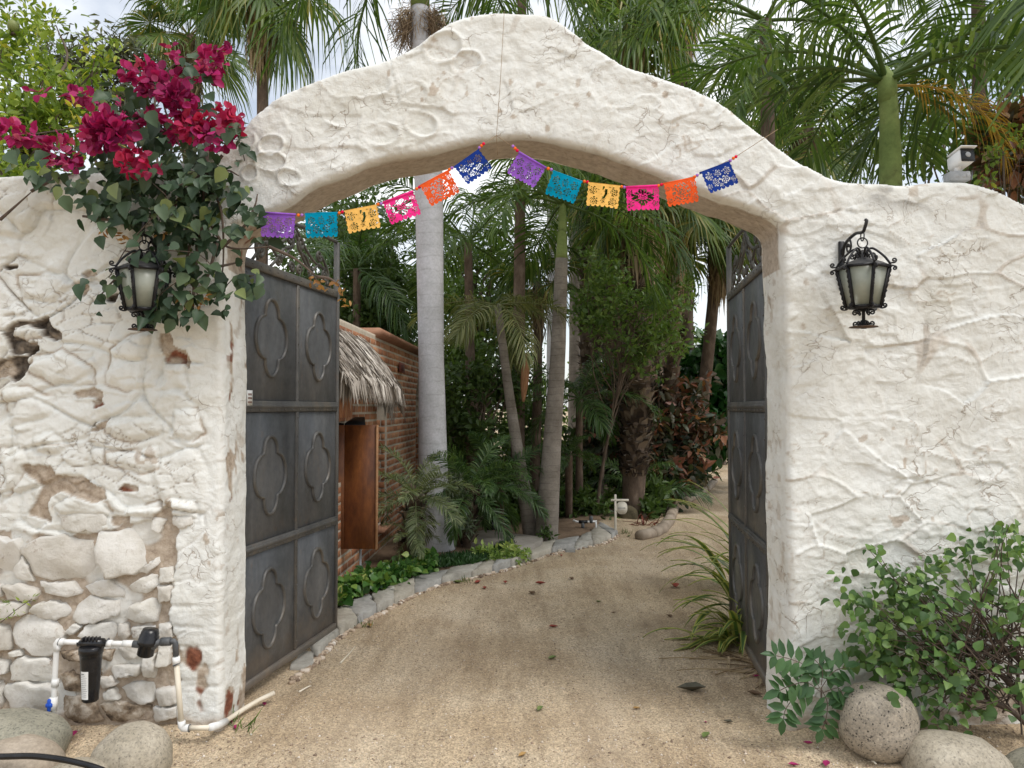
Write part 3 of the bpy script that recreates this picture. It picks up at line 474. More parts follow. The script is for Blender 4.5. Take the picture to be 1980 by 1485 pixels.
# ================================================================ paper-cut garlands
FC = {'purple': (.27, .10, .50), 'teal': (.0, .26, .42), 'yellow': (.82, .47, .12), 'pink': (.85, .035, .26), 'orange': (.82, .11, .025), 'navy': (.012, .04, .24)}
def felt(name, c): return nmat(name, [(.35, tuple(x*.86 for x in c)), (.65, tuple(min(1, x*1.08) for x in c))], 40, .95, .25, .001, bscale=300, spec=.1)
FM = {k: felt(k+' felt', v) for k, v in FC.items()}; BM_ = {'o': felt('orange bead felt', (.85, .16, .03)), 'p': felt('violet bead felt', (.38, .17, .55)), 'r': felt('crimson bead felt', (.70, .012, .07))}
M_STR = nmat('twine', [(.4, (.20, .13, .07)), (.6, (.32, .22, .13))], 60, .9, 0)
def cut(u, v, style, s):
    # u across 0..1, v down 0..1 -> True where felt stays
    uu, vv = abs(u-.5)*2, v; hole = np.zeros(u.shape, bool); ok = v < .90+.085*np.abs(np.sin(u*np.pi*7))
    def fl(cx, cy, r, petals, w=.30):
        x, y = (u-cx)*1.42, v-cy; d = np.hypot(x, y); a = np.arctan2(y, x); k = np.cos(a*petals)
        return (np.abs(d-r) < r*w) & (k > -.35) | (np.abs(d-r*1.75) < r*.22) & (k < .30) | (d < r*.35)
    if style == 'heart':
        x, y = (u-.5)*2.4, (.42-v)*2.3; H = (x*x+y*y-.42)**3-x*x*y**3*1.4; hole |= (np.abs(H) < .030) & (np.abs(np.sin(np.arctan2(y, x)*7)) > .3); hole |= fl(.5, .47, .09, 6); lst = ((.12, .25, .06), (.88, .25, .06), (.14, .7, .065), (.86, .7, .065))
    elif style == 'ring':
        hole |= fl(.5, .48, .10, 8); x, y = (u-.5)*1.42, v-.48; d = np.hypot(x, y); a = np.arctan2(y, x); hole |= (np.abs(d-.29) < .030) & (np.cos(a*10) > -.4) | (np.abs(d-.38) < .024) & (np.cos(a*12+1) > -.2); lst = ((.1, .25, .05), (.9, .25, .05), (.1, .75, .055), (.9, .75, .055))
    elif style == 'bird':
        x, y = (u-.5), v-.5; hole |= (np.abs(x-.08*np.sin(v*5)) < .035) & (v > .22) & (v < .62) | (np.abs(np.hypot(x*1.3, v-.80)-.26) < .022) & (v > .72); lst = ((.18, .3, .085), (.82, .32, .085), (.22, .72, .08), (.80, .72, .08), (.5, .72, .05))
    else: lst = ((.2, .3, .085), (.5, .28, .075), (.8, .3, .085), (.34, .62, .085), (.66, .62, .085), (.1, .72, .06), (.9, .72, .06), (.5, .80, .05))
    for i, (a, b_, r) in enumerate(lst): hole |= fl(a, b_, r, 5+(i+s) % 3)
    nzv = vn(u*23+s*7, v*16+s*3, 200+s); hole |= (nzv > .86)
    hole &= (v > .10) & (v < .86) & (u > .035) & (u < .965); return ok & ~hole
def flag_mesh(style, s, W_=.166, H_=.118):
    nx, ny = 52, 38; u, v = np.meshgrid((np.arange(nx)+.5)/nx, (np.arange(ny)+.5)/ny, indexing='ij'); K_ = cut(u, v, style, s); e = .7*np.abs(np.sin(v*np.pi*5))*.022; K_ &= (u > e) & (u < 1-e)
    X, Z = np.meshgrid(np.arange(nx+1)/nx, np.arange(ny+1)/ny, indexing='ij'); cv = .006*np.sin(X*5+s)*Z+.010*Z*Z*math.sin(s*2.1); V0 = np.stack([(X-.5)*W_, cv, -Z*H_], -1).reshape(-1, 3)
    idx = np.arange((nx+1)*(ny+1)).reshape(nx+1, ny+1); i, j = np.nonzero(K_); N = len(V0); Q = np.stack([idx[i, j], idx[i+1, j], idx[i+1, j+1], idx[i, j+1]], 1); pad = np.pad(K_, 1); E = []
    for di, dj, a, b_ in ((0, -1, (0, 0), (1, 0)), (1, 0, (1, 0), (1, 1)), (0, 1, (1, 1), (0, 1)), (-1, 0, (0, 1), (0, 0))):
        k = ~pad[i+1+di, j+1+dj]; p, q_ = idx[i[k]+a[0], j[k]+a[1]], idx[i[k]+b_[0], j[k]+b_[1]]; E.append(np.stack([q_, p, p+N, q_+N], 1))
    V1 = V0.copy(); V1[:, 1] += .0022
    F = [np.concatenate([Q[:, ::-1], Q+N]+E)]; F[0] = F[0]; return np.concatenate([V0, V1]), F
sph = lathe([(.0001, -1), (.5, -.87), (.87, -.5), (1, 0), (.87, .5), (.5, .87), (.0001, 1)], 12)
bead_me = {k: mesh('bead', sph[0]*.0078, sph[1], m_, True) for k, m_ in BM_.items()}
YG = 3.67
def garland(label, flags, beads, string):
    t = thing('paper_cut_garland', label, 'garland', P(*string[0][:2], YG))
    for i, (cl, st, a, b_) in enumerate(flags):
        pa, pb = P(*a, YG), P(*b_, YG); W_ = float(np.linalg.norm(pb-pa)); ang = math.atan2(pb[2]-pa[2], pb[0]-pa[0]); V, F = flag_mesh(st, i, W_)
        c_, s_ = math.cos(ang), math.sin(ang); sh = ang*.25; Vr = V.copy(); Vr[:, 0] = V[:, 0]*c_-V[:, 2]*s_*1.0; Vr[:, 2] = V[:, 0]*s_+V[:, 2]*c_
        f = mk('flag', Vr+(pa+pb)/2+np.array([0, -.010*(i % 3), 0]), F, FM[cl], t); setp(f, cl+' paper-cut flag')
        mk('hem', *tube([pa, (pa+pb)/2, pb], .0055, 8), FM[cl], f, smooth=True)
    for x, y, k in beads: inst('bead', bead_me[k], t, Matrix.Translation(Vector(P(x, y, YG)-BASE[t])))
    mk('string', *tube([P(x, y, yy) for x, y, yy in [(s[0], s[1], s[2] if len(s) > 2 else YG) for s in string]], .0016, 5), M_STR, t, smooth=True)
garland('bright cut-felt flag garland between the bougainvillea and the arch crown', [('purple', 'x', (507, 411), (572, 415)), ('teal', 'x', (590, 414), (653, 412)), ('yellow', 'bird', (667, 409), (730, 397)), ('pink', 'heart', (740, 392), (799, 370)), ('orange', 'ring', (812, 360), (868, 330)), ('navy', 'x', (878, 324), (926, 290))],
    [(577, 416, 'o'), (584, 416, 'p'), (656, 412, 'o'), (662, 410, 'r'), (731, 395, 'o'), (737, 394, 'p'), (806, 365, 'o'), (811, 362, 'r'), (869, 328, 'o'), (874, 325, 'p'), (927, 286, 'p'), (931, 282, 'o'), (935, 278, 'r')],
    [(480, 405, YW-.02), (507, 411), (575, 416), (660, 411), (735, 394), (808, 364), (872, 326), (928, 286), (960, 262, YW-.03)])
garland('bright cut-felt flag garland between the arch crown and the right haunch', [('purple', 'x', (1003, 294), (1056, 325)), ('teal', 'x', (1069, 331), (1126, 352)), ('yellow', 'bird', (1137, 354), (1199, 361)), ('pink', 'heart', (1210, 362), (1274, 359)), ('orange', 'ring', (1282, 356), (1343, 344)), ('navy', 'x', (1353, 335), (1409, 314))],
    [(992, 283, 'p'), (996, 287, 'o'), (1000, 291, 'r'), (1060, 326, 'o'), (1066, 328, 'p'), (1130, 351, 'o'), (1136, 352, 'r'), (1202, 361, 'o'), (1207, 362, 'p'), (1273, 359, 'o'), (1279, 357, 'r'), (1343, 342, 'o'), (1348, 339, 'p'), (1412, 311, 'p'), (1418, 306, 'o'), (1423, 303, 'r')],
    [(960, 262, YW-.03), (996, 287), (1063, 328), (1133, 352), (1204, 362), (1276, 358), (1346, 340), (1418, 306), (1504, 250, YW-.05)])
setp(mk('hanging_twine', *tube([P(975, 22, YW-.035), P(968, 150, YW-.05), P(960, 262, YW-.045), P(962, 300, YW-.045)], .0013, 5), M_STR), 'thin vertical twine hanging down the face of the arch crown', 'twine')
# ================================================================ lanterns
M_GLS, n, b, o = new_mat('frosted lantern glass'); n.links.new(ramp(n, noise_tex(n, 9, 5), [(.3, (.30, .33, .27)), (.7, (.44, .46, .39))]), b.inputs['Base Color']); b.inputs['Roughness'].default_value = .35; b.inputs['Transmission Weight'].default_value = .25
def lantern(label, cx, cz, Y=3.60):
    t = thing('wall_lantern', label, 'lantern', (cx, Y, cz), 'iron lanterns on the gateway wall'); BASE[t] = np.zeros(3); t.scale = (.88, .88, .88)
    zt, zb, rt, rb = .105, -.105, .128, .082; ang = [R(30+60*i) for i in range(6)]
    pt = lambda r, a, z: np.array([r*math.cos(a), r*math.sin(a), z])
    for i in range(6):
        a, a2 = ang[i], ang[(i+1) % 6]; q = [pt(rb*.97, a, zb), pt(rb*.97, a2, zb), pt(rt*.97, a2, zt), pt(rt*.97, a, zt)]; nn = unit(np.cross(q[1]-q[0], q[3]-q[0]))
        mk('glass_pane', q+[p-nn*.003 for p in q], [[0, 1, 2, 3], [7, 6, 5, 4], [0, 4, 5, 1], [1, 5, 6, 2], [2, 6, 7, 3], [3, 7, 4, 0]], M_GLS, t)
        rb_ = mk('rib', *tube([pt(rb, a, zb-.005), pt((rb+rt)/2, a, 0), pt(rt, a, zt+.01)], .0095, 4), M_BLK, t)
        zz = np.linspace(0, 1, 22); mk('twist', *tube([pt(rb+(rt-rb)*s+.010+.003*math.cos(s*50), a+.03*math.sin(s*50), zb+(zt-zb)*s) for s in zz], .004, 5), M_BLK, rb_, smooth=True)
        # curled ends, roof struts
        def curl(r0, z0, rad, a0, dr, tail): 
            p = spiral((r0, z0), rad, 1.2, a0, dr, 20, tail); mk('scroll', *tube([pt(x, a, z) for x, z in p], .0045, 5), M_BLK, t, smooth=True)
        curl(rt+.022, zt+.028, .013, -np.pi/2, 1, [(rt-.004, zt+.004), (rt+.008, zt+.014)]); curl(rt+.024, zt-.014, .011, np.pi/2, -1, [(rt-.004, zt+.004), (rt+.010, zt+.002)])
        curl(rb+.020, zb+.004, .012, -np.pi/2, 1, [(rb-.004, zb-.006), (rb+.008, zb-.010)])
        mk('strut', *tube(crom([pt(rt+.004, a, zt+.012), pt(rt*.80, a, zt+.055), pt(.055, a, zt+.098), pt(.030, a, zt+.098), pt(.020, a, zt+.075)], 6), .006, 6), M_BLK, t, smooth=True)
        curl(.050, zt+.062, .013, np.pi/2, -1, [(.018, zt+.05), (.030, zt+.068)])
        curl(.042, zb-.030, .013, np.pi/2, -1, [(.012, zb-.02), (.024, zb-.018)]); curl(.040, zb-.088, .013, -np.pi/2, 1, [(.010, zb-.07), (.022, zb-.095)])
        for nm, r, z in (('top_band', rt, zt), ('bottom_band', rb, zb)): mk(nm, *tube([pt(r, a, z), pt(r, a2, z)], .010 if z > 0 else .008, 4), M_BLK, t)
    M_ROOF = nmat('lantern tin', [(.3, (.03, .03, .032)), (.7, (.07, .068, .066))], 12, .5, .1) if 'lantern tin' not in bpy.data.materials else bpy.data.materials['lantern tin']
    V, F = lathe([(rt*1.02, zt+.006), (rt*.75, zt+.026), (.05, zt+.045), (.022, zt+.055), (.018, zt+.09), (.0001, zt+.10)], 6); c30 = R(30); Rm = np.array([[math.cos(c30), -math.sin(c30), 0], [math.sin(c30), math.cos(c30), 0], [0, 0, 1]]); mk('roof', V@Rm.T, F, M_ROOF, t)
    mk('floor_plate', *lathe([(.0001, zb-.004), (rb, zb-.006), (.02, zb-.016), (.009, zb-.02), (.009, zb-.10), (.016, zb-.115)], 12), M_BLK, t)
    ds = mk('drip_tray', *lathe([(.0001, zb-.108), (.070, zb-.104), (.073, zb-.108), (.0001, zb-.114)], 18), nmat('rusty plate', [(.35, (.03, .024, .02)), (.6, (.10, .055, .03))], 20, .7, .2) if 'rusty plate' not in bpy.data.materials else bpy.data.materials['rusty plate'], t, smooth=False)
    an = np.linspace(0, 2*np.pi, 25); mk('ring', *tube([(.027*math.cos(x), 0, zt+.135+.027*math.sin(x)) for x in an], .0038, 6, False), M_BLK, t, smooth=True); mk('ring', *tube([(0, .020*math.cos(x), zt+.172+.026*math.sin(x)) for x in an], .0035, 6, False), M_BLK, t, smooth=True)
    yw = YW-Y+.03; z0 = zt+.20
    mk('bracket', *tube(crom([(-.01, yw, z0-.12), (-.02, yw*.75, z0-.04), (-.005, yw*.35, z0), (0, 0, z0-.008), (.004, -.02, z0+.012), (.010, -.028, z0+.045), (.010, -.018, z0+.055)], 8), .009, 6), M_BLK, t, smooth=True)
    mk('wall_plate', *box((-.02, yw-.012, zt+.06), (.030, .02, .26), .003), M_BLK, t); p = spiral((yw*.55, z0-.06), .040, 1.3, np.pi/2, 1, 26, [(yw-.01, z0-.14), (yw*.9, z0-.06)]); mk('scroll', *tube([(-.02, y, z) for y, z in p], .006, 6), M_BLK, t, smooth=True)
    return t
lc = P(1669, 556, 3.60); lantern('black wrought iron lantern hanging clear on the right pier', lc[0], lc[2]); lc = P(277, 561, 3.60); lantern('black wrought iron lantern half buried in bougainvillea on the left pier', lc[0], lc[2])
# ================================================================ security camera
M_WPL = nmat('white plastic', [(.4, (.72, .73, .74)), (.6, (.80, .80, .80))], 12, .35, 0); M_GPL = nmat('grey plastic', [(.4, (.30, .31, .32)), (.6, (.40, .41, .42))], 12, .55, .1); M_BPL = nmat('black plastic', [(.4, (.006, .006, .007)), (.6, (.014, .014, .016))], 12, .25, .05)
cc = P(1852, 350, 3.93); t = thing('security_camera', 'white bullet security camera with black face on the right wall top', 'camera', cc);  rot = Matrix.Rotation(R(2), 4, 'Z') @ Matrix.Rotation(R(-8), 4, 'X')
mk('junction_box', *box(cc+[-.005, 0, .018], (.105, .07, .048), .004), M_GPL, t)
for dx in (-.022, .012, .034):
    V, F = lathe([(.0001, .003), (.009, .003), (.011, 0), (.013, 0), (.013, -.004)], 12); V = V[:, [0, 2, 1]]*[1, -1, 1]; mk('knockout', V+cc+[dx, -.0355, .018], F, M_GPL, t)
mk('mount', *tube([cc+[0, 0, .04], cc+[0, 0, .07], cc+[.01, -.01, .085]], .016, 10), M_WPL, t, smooth=True)
hb = mk('housing', *box(cc+[.012, -.005, .106], (.078, .12, .076), .012, rot), M_WPL, t); off = np.array(rot.to_3x3() @ Vector((0, -.0615, 0)))
fp = mk('face', *box(cc+[.012, -.005, .106]+off, (.072, .006, .070), .003, rot), M_BPL, t); mk('visor', *box(cc+[.012, -.005, .106]+np.array(rot.to_3x3() @ Vector((0, -.018, .040))), (.084, .125, .005), .001, rot), M_WPL, t)
V, F = lathe([(.0001, .004), (.008, .004), (.012, .002), (.014, 0)], 16); V = V[:, [0, 2, 1]]*[1, -1, 1]; mk('lens', V@np.array(rot.to_3x3()).T+cc+[.012, -.005, .106]+np.array(rot.to_3x3() @ Vector((0, -.066, 0))), F, M_GPL, fp)
# ================================================================ water filter and pipes
M_PVC = nmat('white pvc', [(.4, (.70, .70, .68)), (.6, (.80, .80, .78))], 8, .4, 0); M_PVC2 = nmat('sun yellowed pvc', [(.3, (.66, .58, .45)), (.7, (.76, .70, .58))], 8, .5, 0); M_BLU = nmat('blue plastic', [(.4, (.01, .07, .42)), (.6, (.015, .09, .5))], 8, .4, 0); M_GPV = nmat('dark grey pvc', [(.35, (.055, .06, .065)), (.65, (.12, .125, .13))], 18, .5, .15)
YP = 3.655; Q_ = lambda x, y, Y=YP: P(x, y, Y)
t = thing('water_filter', 'white pipe loop with black water filter against the left wall foot', 'water filter', Q_(176, 1350))
rp_ = .0125
def pipe(nm, pts, r=rp_, m=M_PVC, par=None): return mk(nm, *tube([Q_(*p) for p in pts], r, 12), m, par or t, smooth=True)
pipe('pipe', [(103, 1400), (105, 1330), (109, 1260), (111, 1250)]); pipe('elbow', [(110, 1258), (110, 1245), (112, 1241), (124, 1241)], .0165); pipe('pipe', [(118, 1241), (154, 1242)]); pipe('coupling', [(107.5, 1313), (106, 1327)], .0165); pipe('pipe', [(208, 1244), (262, 1245)]); pipe('coupling', [(207, 1244), (217, 1244)], .016); pipe('coupling', [(238, 1244.5), (258, 1245)], .0165)
vb = pipe('valve_body', [(104, 1348), (102.5, 1372)], .018); mk('valve_handle', *join([box(Q_(99.5, 1361)+[0, -.018, 0], (.016, .016, .058), .004), box(Q_(99.5, 1361)+[0, -.018, 0], (.030, .018, .020), .004)]), M_BLU, vb)
hd = mk('filter_head', *tube([Q_(151, 1244), Q_(160, 1244), Q_(160.1, 1244), Q_(200, 1244), Q_(200.1, 1244), Q_(208, 1244)], [.015, .015, .024, .024, .015, .015], 12), M_BPL, t, smooth=False)
for x in (163, 170, 177, 184, 191): mk('lug', *box(Q_(x, 1238)+[0, -.004, .006], (.008, .035, .02), .002), M_BPL, hd)
c0 = Q_(176.5, 1244); V, F = lathe([(.0001, -.268), (.030, -.268), (.036, -.262), (.040, -.20), (.047, -.07), (.050, -.045), (.053, -.044), (.053, -.015), (.048, -.012), (.0001, -.010)], 24); can = mk('canister', V+c0, F, M_BPL, t, smooth=True)
V = []; na = 9
for z in (-.118, -.248):
    rr_ = .0455 if z > -.2 else .0400
    for a in np.linspace(R(-125), R(-75), na): V.append((rr_*math.cos(a), rr_*math.sin(a), z))
lb = mk('paper_label', np.array(V)+c0, [[i, i+1, na+i+1, na+i] for i in range(na-1)], M_TAG, can)
for k in range(13):
    z = -.128-k*.0088; rr_ = .0462-.0055*((-z-.118)/.13); aa = np.linspace(R(-121), R(-121+(22 if k == 0 else random.choice((36, 40, 28, 33)))), 6); th_ = .0034 if k == 0 else .0013
    mk('print_line', np.array([(rr_*math.cos(a), rr_*math.sin(a), z+s) for s in (0, -th_) for a in aa])+c0, [[i, i+1, 7+i, 6+i] for i in range(5)], M_GPV, lb)
rg = mk('regulator_body', *tube([Q_(255, 1245), Q_(270, 1246), Q_(277, 1247), Q_(298, 1245), Q_(306, 1242), Q_(324, 1241)], [.016, .018, .028, .028, .016, .015], 12), M_GPV, t, smooth=True)
V, F = lathe([(.0001, .055), (.028, .052), (.030, .042), (.032, .040), (.032, .030), (.035, .028), (.035, .014), (.037, .012), (.037, -.004), (.030, -.008), (.030, -.045), (.024, -.05), (.0001, -.05)], 18); rt_ = Matrix.Rotation(R(12), 4, 'Y').to_3x3(); mk('regulator_cap', (V*1.25)@np.array(rt_).T+Q_(286, 1243), F, M_BPL, rg)
pipe('union', [(312, 1241), (330, 1240)], .020, M_GPV); pipe('elbow', [(326, 1240), (337, 1240), (339, 1243), (340, 1268)], .0135, M_GPV); pipe('coupling', [(340.5, 1270), (341.5, 1284)], .0175); pipe('pipe', [(341, 1280), (346, 1340), (351, 1402)], rp_, M_PVC2); pipe('elbow', [(351, 1394), (351.5, 1405), (354, 1408), (366, 1408)], .0175)
ga = [Q_(364, 1408), Q_(400, 1407), G(424, 1402, .07), G(440, 1392, .055), G(470, 1372, .045), G(500, 1354, .045), G(530, 1340, .06)]
mk('pipe', *tube(ga, rp_, 12), M_PVC2, t, smooth=True); mk('coupling', *tube([Q_(408, 1406), G(424, 1402, .07), G(436, 1395, .06)], .0175, 12), M_PVC, t, smooth=True)
for px_ in (115, 207.5, 341, 366): mk('clamp', *tube([Q_(px_, 1241 if px_ < 220 else (1283 if px_ < 360 else 1408)), Q_(px_+.9, 1241.2 if px_ < 220 else (1285 if px_ < 360 else 1408))], .0185, 12), M_GPV, t)
# ================================================================ boulders, hose
def granite(name, a, b_, c_, spk):
    m, n, b, o = new_mat(name); c = ramp(n, noise_tex(n, 5, 6), [(.3, a), (.55, b_), (.75, c_)])
    v = node(n, 'ShaderNodeTexVoronoi'); v.inputs['Scale'].default_value = 150; tcx = node(n, 'ShaderNodeTexCoord'); n.links.new(tcx.outputs['Object'], v.inputs[0])
    c = mix(n, spk, c, ramp(n, v.outputs['Color'], [(.10, (.16, .16, .16)), (.24, (.9, .9, .9)), (.8, (1.08, 1.06, 1.02)), (.95, (1.35, 1.33, 1.28))]), 'MULTIPLY'); c = mix(n, .5, c, ramp(n, noise_tex(n, 60, 4, .7), [(.36, (.45, .45, .45)), (.55, (1.1, 1.1, 1.1))]), 'MULTIPLY')
    n.links.new(c, b.inputs['Base Color']); b.inputs['Roughness'].default_value = .85; bump(n, b, noise_tex(n, 45, 6, .7), .3, .006); return m
MG1, MG2, MG3 = granite('speckled granite', (.26, .225, .175), (.37, .325, .265), (.45, .405, .335), 1.0), granite('pale river stone', (.29, .255, .19), (.40, .355, .28), (.49, .445, .36), .5), granite('greenish grey stone', (.20, .195, .15), (.29, .275, .215), (.38, .355, .285), .55)
def boulder(label, x0, x1, y0, y1, Y, m, ry=.85, tilt=0, seed=0, sq=2.3):
    a, b_ = P(x0, (y0+y1)/2, Y), P(x1, (y0+y1)/2, Y); tp, bt = P((x0+x1)/2, y0, Y), P((x0+x1)/2, y1, Y); c = (a+b_)/2; c[2] = (tp[2]+bt[2])/2; rx, rz = (b_[0]-a[0])/2, (tp[2]-bt[2])/2
    u, v = np.meshgrid(np.linspace(0, 2*np.pi, 49)[:-1], np.linspace(-np.pi/2, np.pi/2, 27), indexing='ij'); d = np.stack([np.cos(v)*np.cos(u), np.cos(v)*np.sin(u), np.sin(v)], -1)
    r = (np.abs(d)**sq).sum(-1)**(-1/sq)*(1+.07*fbm(d[..., 0]*1.5+seed, d[..., 1]*1.5+d[..., 2]*1.3, 130+seed, 2)+.012*fbm(d[..., 0]*7+seed, d[..., 1]*7+d[..., 2]*5, 131, 3))
    p = d*r[..., None]*[rx, rx*ry, rz]; ct, s_ = math.cos(tilt), math.sin(tilt); p = np.stack([p[..., 0]*ct-p[..., 2]*s_, p[..., 1], p[..., 0]*s_+p[..., 2]*ct], -1)
    V = (p+c).reshape(-1, 3); nu, nv = u.shape; i, j = np.meshgrid(np.arange(nu), np.arange(nv-1), indexing='ij'); i2 = (i+1) % nu
    return setp(mk('boulder', V, [np.stack([i*nv+j, i2*nv+j, i2*nv+j+1, i*nv+j+1], -1).reshape(-1, 4)], m, smooth=True), label, 'boulder', 'rounded boulders along the wall foot')
boulder('round speckled grey granite boulder under the small feathery-leaf plant and bush', 1621, 1770, 1325, 1468, 3.60, MG1, .9, -.25, 1, 2.2); boulder('long smooth cream boulder in front of the leafy bush', 1750, 1945, 1422, 1560, 3.45, MG2, .8, -.12, 2, 2.5); boulder('grey boulder cut off at the bottom right corner', 1944, 2120, 1450, 1580, 3.40, MG3, .9, .1, 3)
boulder('grey green boulder at the foot of the left pipe riser', -70, 123, 1381, 1490, 3.52, MG3, .8, -.1, 4, 2.6); boulder('tan boulder under the black hose at the left edge', -40, 116, 1428, 1560, 3.36, nmat('tan stone', [(.3, (.33, .27, .20)), (.7, (.46, .39, .31))], 6, .85, .4, .006, fine=(70, .6, (.5, .5, .5), (1.1, 1.1, 1.1))), .8, 0, 5); boulder('egg shaped pale boulder in front of the left pier', 186, 330, 1400, 1540, 3.48, MG2, .9, .45, 6, 2.2); boulder('sandy boulder just showing at the bottom edge under the hose end', 70, 215, 1474, 1580, 3.30, MG2, .9, .1, 7)
setp(mk('garden_hose', *tube(crom([P(-60, 1462, 3.22), P(0, 1463, 3.22), P(60, 1462, 3.21), P(110, 1467, 3.20), P(155, 1476, 3.20), P(195, 1488, 3.2), P(240, 1510, 3.2)], 8), .0125, 12), M_BPL, smooth=True), 'black garden hose lying across the left boulders', 'hose')
# ================================================================ brick building behind the left gate leaf
M_MORT = nmat('pale mortar', [(.3, (.42, .36, .28)), (.7, (.56, .49, .40))], 20, .95, .4, .006)
def brickmat(name, a, b_, c_):
    m, n, b, o = new_mat(name); oi = node(n, 'ShaderNodeObjectInfo'); at = node(n, 'ShaderNodeAttribute', attribute_name='rnd'); ad = node(n, 'ShaderNodeMath', operation='ADD'); n.links.new(oi.outputs['Random'], ad.inputs[0]); n.links.new(at.outputs['Fac'], ad.inputs[1]); fr = node(n, 'ShaderNodeMath', operation='FRACT'); n.links.new(ad.outputs[0], fr.inputs[0])
    c = ramp(n, fr.outputs[0], [(0, a), (.5, b_), (1, c_)]); c = mix(n, .6, c, ramp(n, noise_tex(n, 14, 6, .7), [(.3, (.62, .58, .55)), (.65, (1.12, 1.1, 1.08))]), 'MULTIPLY'); n.links.new(c, b.inputs['Base Color']); b.inputs['Roughness'].default_value = .92; bump(n, b, noise_tex(n, 50, 5, .7), .35, .004); return m
M_BRK = brickmat('handmade brick', (.30, .125, .062), (.42, .185, .09), (.52, .27, .145)); M_CEM = nmat('terracotta coping', [(.3, (.26, .125, .075)), (.7, (.38, .205, .13))], 7, .9, .4, .006)
BA, BD = np.array([-1.50, 6.5, 0]), unit(np.array([.034, 1, 0])); BN = np.array([BD[1], -BD[0], 0])   # wall line, normal towards the drive
bw = lambda u, z, d=0.: BA+BD*u+BN*d+np.array([0, 0, z])
t = thing('brick_building', 'low brick building with a thatched canopy behind the open gate leaf', 'building', BA); UL, HB = 5.6, 2.38
OPN = [(1.98, .27, .30, 1.50), (4.62, .30, .30, 1.50), (-.2, .55, .95, 1.50)]   # centre along wall, half width, sill, spring
def inop(u, z):
    r = np.zeros(np.shape(u), bool)
    for k, (c, hw, s, sp) in enumerate(OPN): r |= (np.abs(u-c) < hw) & (z > s) & ((z < sp) | ((np.hypot((u-c), (z-sp)*.55) < hw) if k < 2 else False))
    return r
us, zv = np.arange(-1.0, UL+.001, .025), np.arange(-.05, HB, .025); UG, ZZ = np.meshgrid(us, zv, indexing='ij'); nu, nv = UG.shape; Mk = ~inop(UG[:-1, :-1]+.0125, ZZ[:-1, :-1]+.0125); idx = np.arange(nu*nv).reshape(nu, nv); i, j = np.nonzero(Mk); pad = np.pad(Mk, 1)
Vw = np.stack([bw(a, z) for a, z in zip(UG.ravel(), ZZ.ravel())]); N = len(Vw); Q = np.stack([idx[i, j], idx[i+1, j], idx[i+1, j+1], idx[i, j+1]], 1); E = []
for di, dj, a, b_ in ((0, -1, (0, 0), (1, 0)), (1, 0, (1, 0), (1, 1)), (0, 1, (1, 1), (0, 1)), (-1, 0, (0, 1), (0, 0))):
    k = ~pad[i+1+di, j+1+dj]; p, q = idx[i[k]+a[0], j[k]+a[1]], idx[i[k]+b_[0], j[k]+b_[1]]; E.append(np.stack([q, p, p+N, q+N], 1))
wl = mk('wall', np.concatenate([Vw, Vw-BN*.26]), [np.concatenate([Q, Q[:, ::-1]+N]+E)], M_MORT, t)
BL, BH, JT = .235, .060, .018
bv, bf = box((0, 0, 0), (1, 1, 1), 0); bv2, bf2 = box((0, 0, 0), (BL, .03, BH), .003); bme = mesh('brick', bv2, bf2, M_BRK, rnd=np.zeros(len(bv2))); rest = []; cnt = 0; ang = math.atan2(BD[1], BD[0])
cands = []
for r in range(int(HB/(BH+JT))):
    z = r*(BH+JT)+BH/2; off = (r % 2)*.5*(BL+JT)
    for k in range(-5, int(UL/(BL+JT))+1):
        u0 = k*(BL+JT)+off; u1 = min(u0+BL, UL)
        if u1-u0 < .05: continue
        segs = [(u0, u1)]
        zc = z
        for kk, (c, hw, s, sp) in enumerate(OPN):
            top = sp+(hw/.55 if kk < 2 else 0)
            if zc < s-.03 or zc > top: continue
            w = hw if zc < sp else math.sqrt(max(0, hw*hw-((zc-sp)*.55)**2)); ns = []
            for a, b_ in segs:
                if b_ <= c-w or a >= c+w: ns.append((a, b_))
                else:
                    if c-w-a > .04: ns.append((a, c-w-.004))
                    if b_-(c+w) > .04: ns.append((c+w+.004, b_))
            segs = ns
        for a, b_ in segs: cands.append((a, b_, z))
def brick_M(a, b_, z): return Matrix.Translation(Vector(bw((a+b_)/2, z, -.0135+random.uniform(-.001, .002))-BA)) @ Matrix.Rotation(ang, 4, 'Z') @ Matrix.Diagonal((max(.15, (b_-a)/BL), 1, random.uniform(.94, 1.02), 1))
vis = sorted(cands, key=lambda q: (0 if (.0 < q[0] < 2.9 and q[2] < 2.3) else 1, q[0]))
for q in vis:
    if cnt < 290 and .0 < q[0]: inst('brick', bme, wl, brick_M(*q)); cnt += 1
    else: rest.append(q)
its = []
for q in rest:
    Mx = np.array(Matrix.Translation(Vector(BA)) @ brick_M(*q)); its.append((bv2@Mx[:3, :3].T+Mx[:3, 3], bf2, random.random()))
V, F, rn = join(its); mk('far_bricks', V, F, M_BRK, wl, rnd=rn, kind='stuff')
